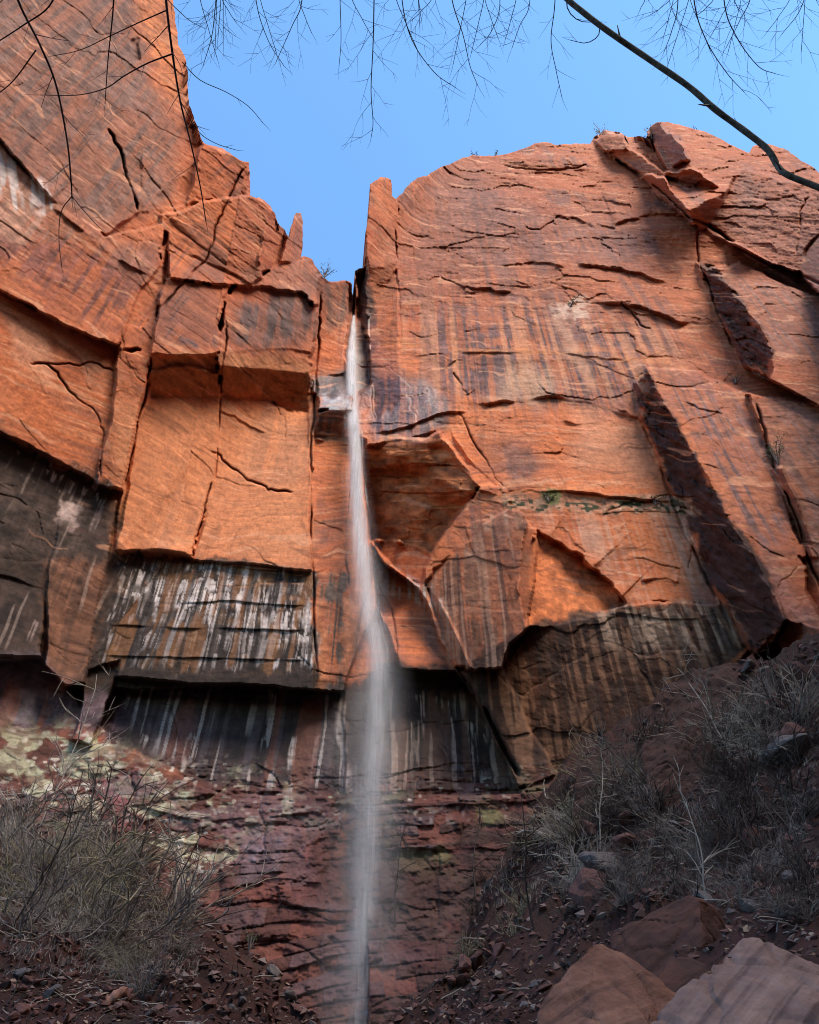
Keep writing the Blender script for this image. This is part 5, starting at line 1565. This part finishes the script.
def grow(tb, p, ang, L, dep, rpx, lvl, r, curl=0.0, ddep=0.0, maxl=2, gap=(9, 20), tr=(.35, .75)):
    """twig in the plane facing the viewer with some depth: recursive alternate side twigs"""
    n = max(4, int(L / 7))
    x, y = p; pts = []; st = L / n; side = r.choice((-1, 1)); nxt = r.uniform(*gap) * .6; acc = 0
    kids = []
    for i in range(n + 1):
        pts.append(ptd(x, y, dep))
        f = i / n
        if i and lvl < maxl:
            acc += st
            if acc > nxt and f < .93:
                acc = 0; nxt = r.uniform(*gap); side = -side if r.random() < .8 else side
                kids.append((x, y, ang + side * r.uniform(.4, .85), L * (1 - f * .6) * r.uniform(*tr), dep, rpx * (1 - .6 * f) * .62))
        ang += r.gauss(0, .075) + curl * st / 100
        x += math.sin(ang) * st; y += math.cos(ang) * st; dep += ddep * st / 100 + r.gauss(0, .01)
    rad = np.linspace(rpx, rpx * .38, n + 1) * .5 * dep / FPX
    tb.add(pts, rad)
    for (kx, ky, ka, kl, kd, kr) in kids:
        if kl > 7:
            grow(tb, (kx, ky), ka, kl, kd, max(kr, .42), lvl + 1, r, r.gauss(0, .5), r.gauss(0, .5), maxl, (gap[0] * .8, gap[1] * .8), tr)


def traced(tree, pts, dep0, dep1, r0, r1, m, seed, name='branch', gap=(14, 34), tl=(22, 60), maxl=2, skip=.1, bias=0, root_pt=None, fork=(.45, .95)):
    """main stem traced on the photograph, at its own distance, with side twigs"""
    r = random.Random(seed)
    pts = [tuple(map(float, p)) for p in pts]
    n = max(8, int(sum(math.hypot(b[0] - a[0], b[1] - a[1]) for a, b in zip(pts, pts[1:])) / 6))
    ln = smooth_line(pts, n)
    deps = np.linspace(dep0, dep1, n) + np.cumsum(np.array([r.gauss(0, .006) for _ in range(n)]))
    tb = Tubes(6 if r0 > 2.4 else 5)
    P3 = np.array([ptd(x, y, d) for (x, y), d in zip(ln, deps)])
    rad = np.linspace(r0, r1, n) * .5 * deps / FPX
    if r0 > 2.4:
        rad = rad * np.array([1 + .10 * mnoise.noise(Vector((i * .35, seed, 0))) + .16 * max(0, mnoise.noise(Vector((i * .9, seed, 5))) - .25) for i in range(n)])
    if root_pt is not None:
        rp_ = np.array(root_pt, float); mid_ = (rp_ + P3[0]) / 2 + np.array([0, 0, .25])
        pre = smooth_line([rp_, mid_, P3[0]], 9)[:-1]
        P3 = np.vstack([pre, P3]); rad = np.concatenate([np.linspace(rad[0] * 1.6, rad[0] * 1.05, 8), rad])
    tb.add(P3, rad)
    br = tree.child(tb, name, m)
    tw = Tubes(3)
    acc, nxt, side = 0, r.uniform(*gap), r.choice((-1, 1))
    for i in range(1, n - 1):
        st = math.hypot(*(ln[i] - ln[i - 1])); acc += st
        if acc > nxt and i / n > skip:
            acc = 0; nxt = r.uniform(*gap); side = -side
            ang = math.atan2(ln[i][0] - ln[i - 1][0], ln[i][1] - ln[i - 1][1])
            tw = Tubes(3)
            grow(tw, ln[i], ang + side * r.uniform(*fork) + bias, r.uniform(*tl) * (1 - .4 * i / n), deps[i], max(.5, np.interp(i, [0, n], [r0, r1]) * .5), 1, r, r.gauss(0, .4), r.gauss(0, .6), maxl)
            tree.child(tw, 'twig', m, br)
    tw = Tubes(3)
    grow(tw, ln[-1], math.atan2(ln[-1][0] - ln[-3][0], ln[-1][1] - ln[-3][1]), r.uniform(8, 16), deps[-1], r1 * .8, maxl, r)
    if tw.n:
        tree.child(tw, 'twig', m, br)
    return br


TL = Tree('bare_tree', (-4.6, .8, float(ground_z(-4.6, .8))), (-4.0, 1.2, 8.2), .16, M_REDTWIG, 'leafless tree whose dark drooping branches hang over the upper left cliff')
ta = (-4.1, 1.15, 7.2)
traced(TL, [(8, -45), (18, 0), (40, 45), (56, 85), (67, 140), (71, 180), (72, 198)], 4.4, 4.8, 2.9, 1.3, M_REDTWIG, 1, gap=(26, 50), tl=(25, 60), root_pt=ta)
traced(TL, [(72, 196), (61, 212), (59, 240), (62, 268)], 4.8, 4.8, 1.1, .7, M_REDTWIG, 2, gap=(30, 50), tl=(8, 20))
traced(TL, [(72, 196), (85, 212), (98, 226)], 4.8, 4.8, 1.1, .7, M_REDTWIG, 3, gap=(20, 40), tl=(8, 20))
traced(TL, [(163, -45), (166, 0), (172, 50), (180, 100), (190, 140), (200, 185), (206, 222)], 4.6, 5.0, 3.0, 1.0, M_REDTWIG, 4, gap=(24, 46), tl=(20, 55), root_pt=ta)
traced(TL, [(172, 54), (148, 63), (124, 76), (106, 88), (78, 95), (40, 95)], 4.75, 4.9, 1.7, .7, M_REDTWIG, 5, gap=(18, 34), tl=(14, 45))
traced(TL, [(167, 10), (140, 22), (110, 36), (80, 50), (52, 56)], 4.7, 4.9, 1.4, .6, M_REDTWIG, 6, gap=(18, 36), tl=(14, 40))
traced(TL, [(116, -45), (113, 10), (108, 60), (105, 104)], 4.5, 4.9, 1.9, .8, M_REDTWIG, 7, gap=(18, 36), tl=(16, 44), root_pt=ta)
traced(TL, [(62, -30), (50, 5), (22, 26), (-12, 48)], 4.3, 4.4, 1.9, 1.1, M_REDTWIG, 8, gap=(18, 36), tl=(16, 40), root_pt=ta)
traced(TL, [(36, 50), (12, 82), (-14, 102)], 4.55, 4.5, 1.5, .9, M_REDTWIG, 9, gap=(18, 36), tl=(16, 40))
traced(TL, [(182, 62), (200, 80), (226, 92), (248, 106), (263, 123)], 4.9, 5.2, .9, .6, M_FINETWIG, 10, gap=(40, 80), tl=(8, 20))
traced(TL, [(180, 100), (197, 130), (215, 143), (236, 150)], 4.9, 5.1, .9, .6, M_FINETWIG, 11, gap=(40, 80), tl=(8, 20))

TR = Tree('bare_tree', (6.1, 2.0, float(ground_z(6.1, 2.0))), (5.6, 2.3, 8.4), .19, M_BARK, 'leafless tree whose thick bare limb and fine twigs cross the sky at upper right')
tb_ = (5.7, 2.25, 6.9)
lim = [(930, 262), (880, 222), (845, 198), (815, 186), (790, 176), (779, 168), (768, 150), (746, 132), (716, 110), (688, 86), (650, 60), (612, 34), (584, 13), (560, -8), (535, -40)]
traced(TR, lim, 5.2, 5.6, 6.6, 5.2, M_BARK, 21, 'limb', gap=(60, 110), tl=(8, 26), root_pt=(5.85, 2.15, 4.2), maxl=1)
bough = [(1000, -140), (850, -110), (650, -80), (480, -72), (330, -66), (190, -70)]
traced(TR, bough, 6.6, 6.0, 9, 4.5, M_BARK, 22, 'limb', gap=(400, 500), tl=(8, 12), root_pt=tb_)
hang = [([(375, -70), (374, 0), (373, 45), (371, 90), (373, 122), (371, 138)], 1.5, (9, 15), (26, 60)),
        ([(224, -68), (216, 0), (212, 35), (203, 66)], 1.2, (10, 18), (24, 52)), ([(252, -68), (256, 0), (268, 40), (284, 66)], 1.1, (10, 18), (22, 48)),
        ([(304, -66), (302, 0), (292, 26), (276, 62)], 1.2, (10, 18), (24, 52)), ([(338, -68), (340, 0), (341, 40), (339, 66)], 1.0, (14, 24), (18, 34)),
        ([(398, -70), (402, 0), (412, 40), (434, 72), (456, 88)], 1.3, (10, 18), (24, 56)), ([(440, -70), (452, 0), (463, 35), (470, 66), (478, 86)], 1.3, (10, 18), (24, 56)),
        ([(492, -72), (500, 0), (492, 30), (480, 45)], 1.0, (12, 20), (18, 40)), ([(556, -74), (555, 0), (551, 40), (556, 70), (562, 98)], 1.2, (10, 18), (16, 36)),
        ([(528, -74), (530, 0), (520, 25), (512, 48)], .9, (12, 20), (18, 34)),
        ([(566, -10), (568, 10), (580, 21), (596, 22)], 1.5, (18, 30), (14, 26)), ([(600, 24), (598, 36), (586, 43), (570, 40)], 1.3, (18, 30), (14, 26)),
        ([(676, -80), (678, 0), (672, 30), (664, 52)], 1.3, (10, 17), (22, 48)), ([(690, -80), (694, 0), (706, 40), (726, 72), (744, 92)], 1.5, (9, 15), (24, 58)),
        ([(722, -84), (724, 0), (736, 36), (758, 66), (776, 74)], 1.4, (9, 15), (24, 52)), ([(756, -90), (752, -10), (740, 20), (726, 48)], 1.2, (9, 15), (22, 46)),
        ([(800, -100), (806, -20), (800, 10), (782, 34)], 1.2, (10, 16), (22, 44)), ([(642, -80), (646, -10), (640, 10)], 1.0, (12, 20), (18, 30))]
hr = random.Random(77)
for xa, xb, ya, yb, n_ in ((205, 330, 20, 60, 7), (350, 480, 15, 66, 7), (660, 815, 10, 66, 10), (490, 545, 10, 40, 2)):
    for _ in range(n_):
        x_ = hr.uniform(xa, xb); y_ = hr.uniform(ya, yb); k2 = hr.uniform(-26, 26)
        hang.append(([(x_ + k2, -72), (x_ + k2 * .6, -10), (x_, y_ * .5), (x_ - k2 * .5, y_)], hr.uniform(.65, .95), (9, 17), (20, 44)))
for k_, (pp, rr, gp, tl) in enumerate(hang):
    traced(TR, pp, 5.9 + .12 * (k_ % 4), 6.1 + .15 * (k_ % 3), rr, .6, M_FINETWIG, 40 + k_, gap=gp, tl=(tl[0] * 1.25, tl[1] * 1.3), skip=.3)

# ================================================================== LIGHT
SUN_EL = math.radians(float(os.environ.get('SEL', '52'))); SUN_AZ = math.radians(float(os.environ.get('SAZ', '40')))   # azimuth: to the right of straight behind the viewer
world = bpy.data.worlds.new('World'); S.world = world; world.use_nodes = True
wn = world.node_tree
skyn = wn.nodes.new('ShaderNodeTexSky'); skyn.sky_type = 'NISHITA'; skyn.sun_disc = False
sun_dir = Vector((math.sin(SUN_AZ) * math.cos(SUN_EL), -math.cos(SUN_AZ) * math.cos(SUN_EL), math.sin(SUN_EL)))
skyn.sun_elevation = SUN_EL
skyn.sun_rotation = math.atan2(sun_dir.x, sun_dir.y)
skyn.altitude = 1300; skyn.air_density = 1.3; skyn.dust_density = 0; skyn.ozone_density = 6.0
bg = wn.nodes['Background']; bg.inputs['Strength'].default_value = float(os.environ.get('SKY', '0.15'))
wb = wn.nodes.new('ShaderNodeMix'); wb.data_type = 'RGBA'; wb.blend_type = 'MULTIPLY'; wb.inputs['Factor'].default_value = 1
wb.inputs['B'].default_value = (.88, 1.03, 1.0, 1)          # white balance of the sky
wn.links.new(skyn.outputs['Color'], wb.inputs['A']); wn.links.new(wb.outputs['Result'], bg.inputs['Color'])
sl_ = bpy.data.lights.new('sun', 'SUN'); sl_.energy = float(os.environ.get('SUN', '2.6')); sl_.angle = math.radians(float(os.environ.get('SANG', '34'))); sl_.color = (1, .86, .70)
so = bpy.data.objects.new('sun', sl_); C.objects.link(so)
so.rotation_euler = (-sun_dir).to_track_quat('-Z', 'Y').to_euler()
so.location = sun_dir * 60

S.view_settings.view_transform = 'Standard'; S.view_settings.look = 'None'
S.view_settings.exposure = float(os.environ.get('EXPO', '1.42')); S.view_settings.gamma = 1; S.view_settings.use_curve_mapping = False
S.cycles.use_denoising = bool(int(os.environ.get('DN', '1')))
S.cycles.max_bounces = 8; S.cycles.diffuse_bounces = 5; S.cycles.transparent_max_bounces = 64; S.cycles.volume_bounces = 8; S.cycles.volume_step_rate = .03; S.cycles.filter_width = 1.0
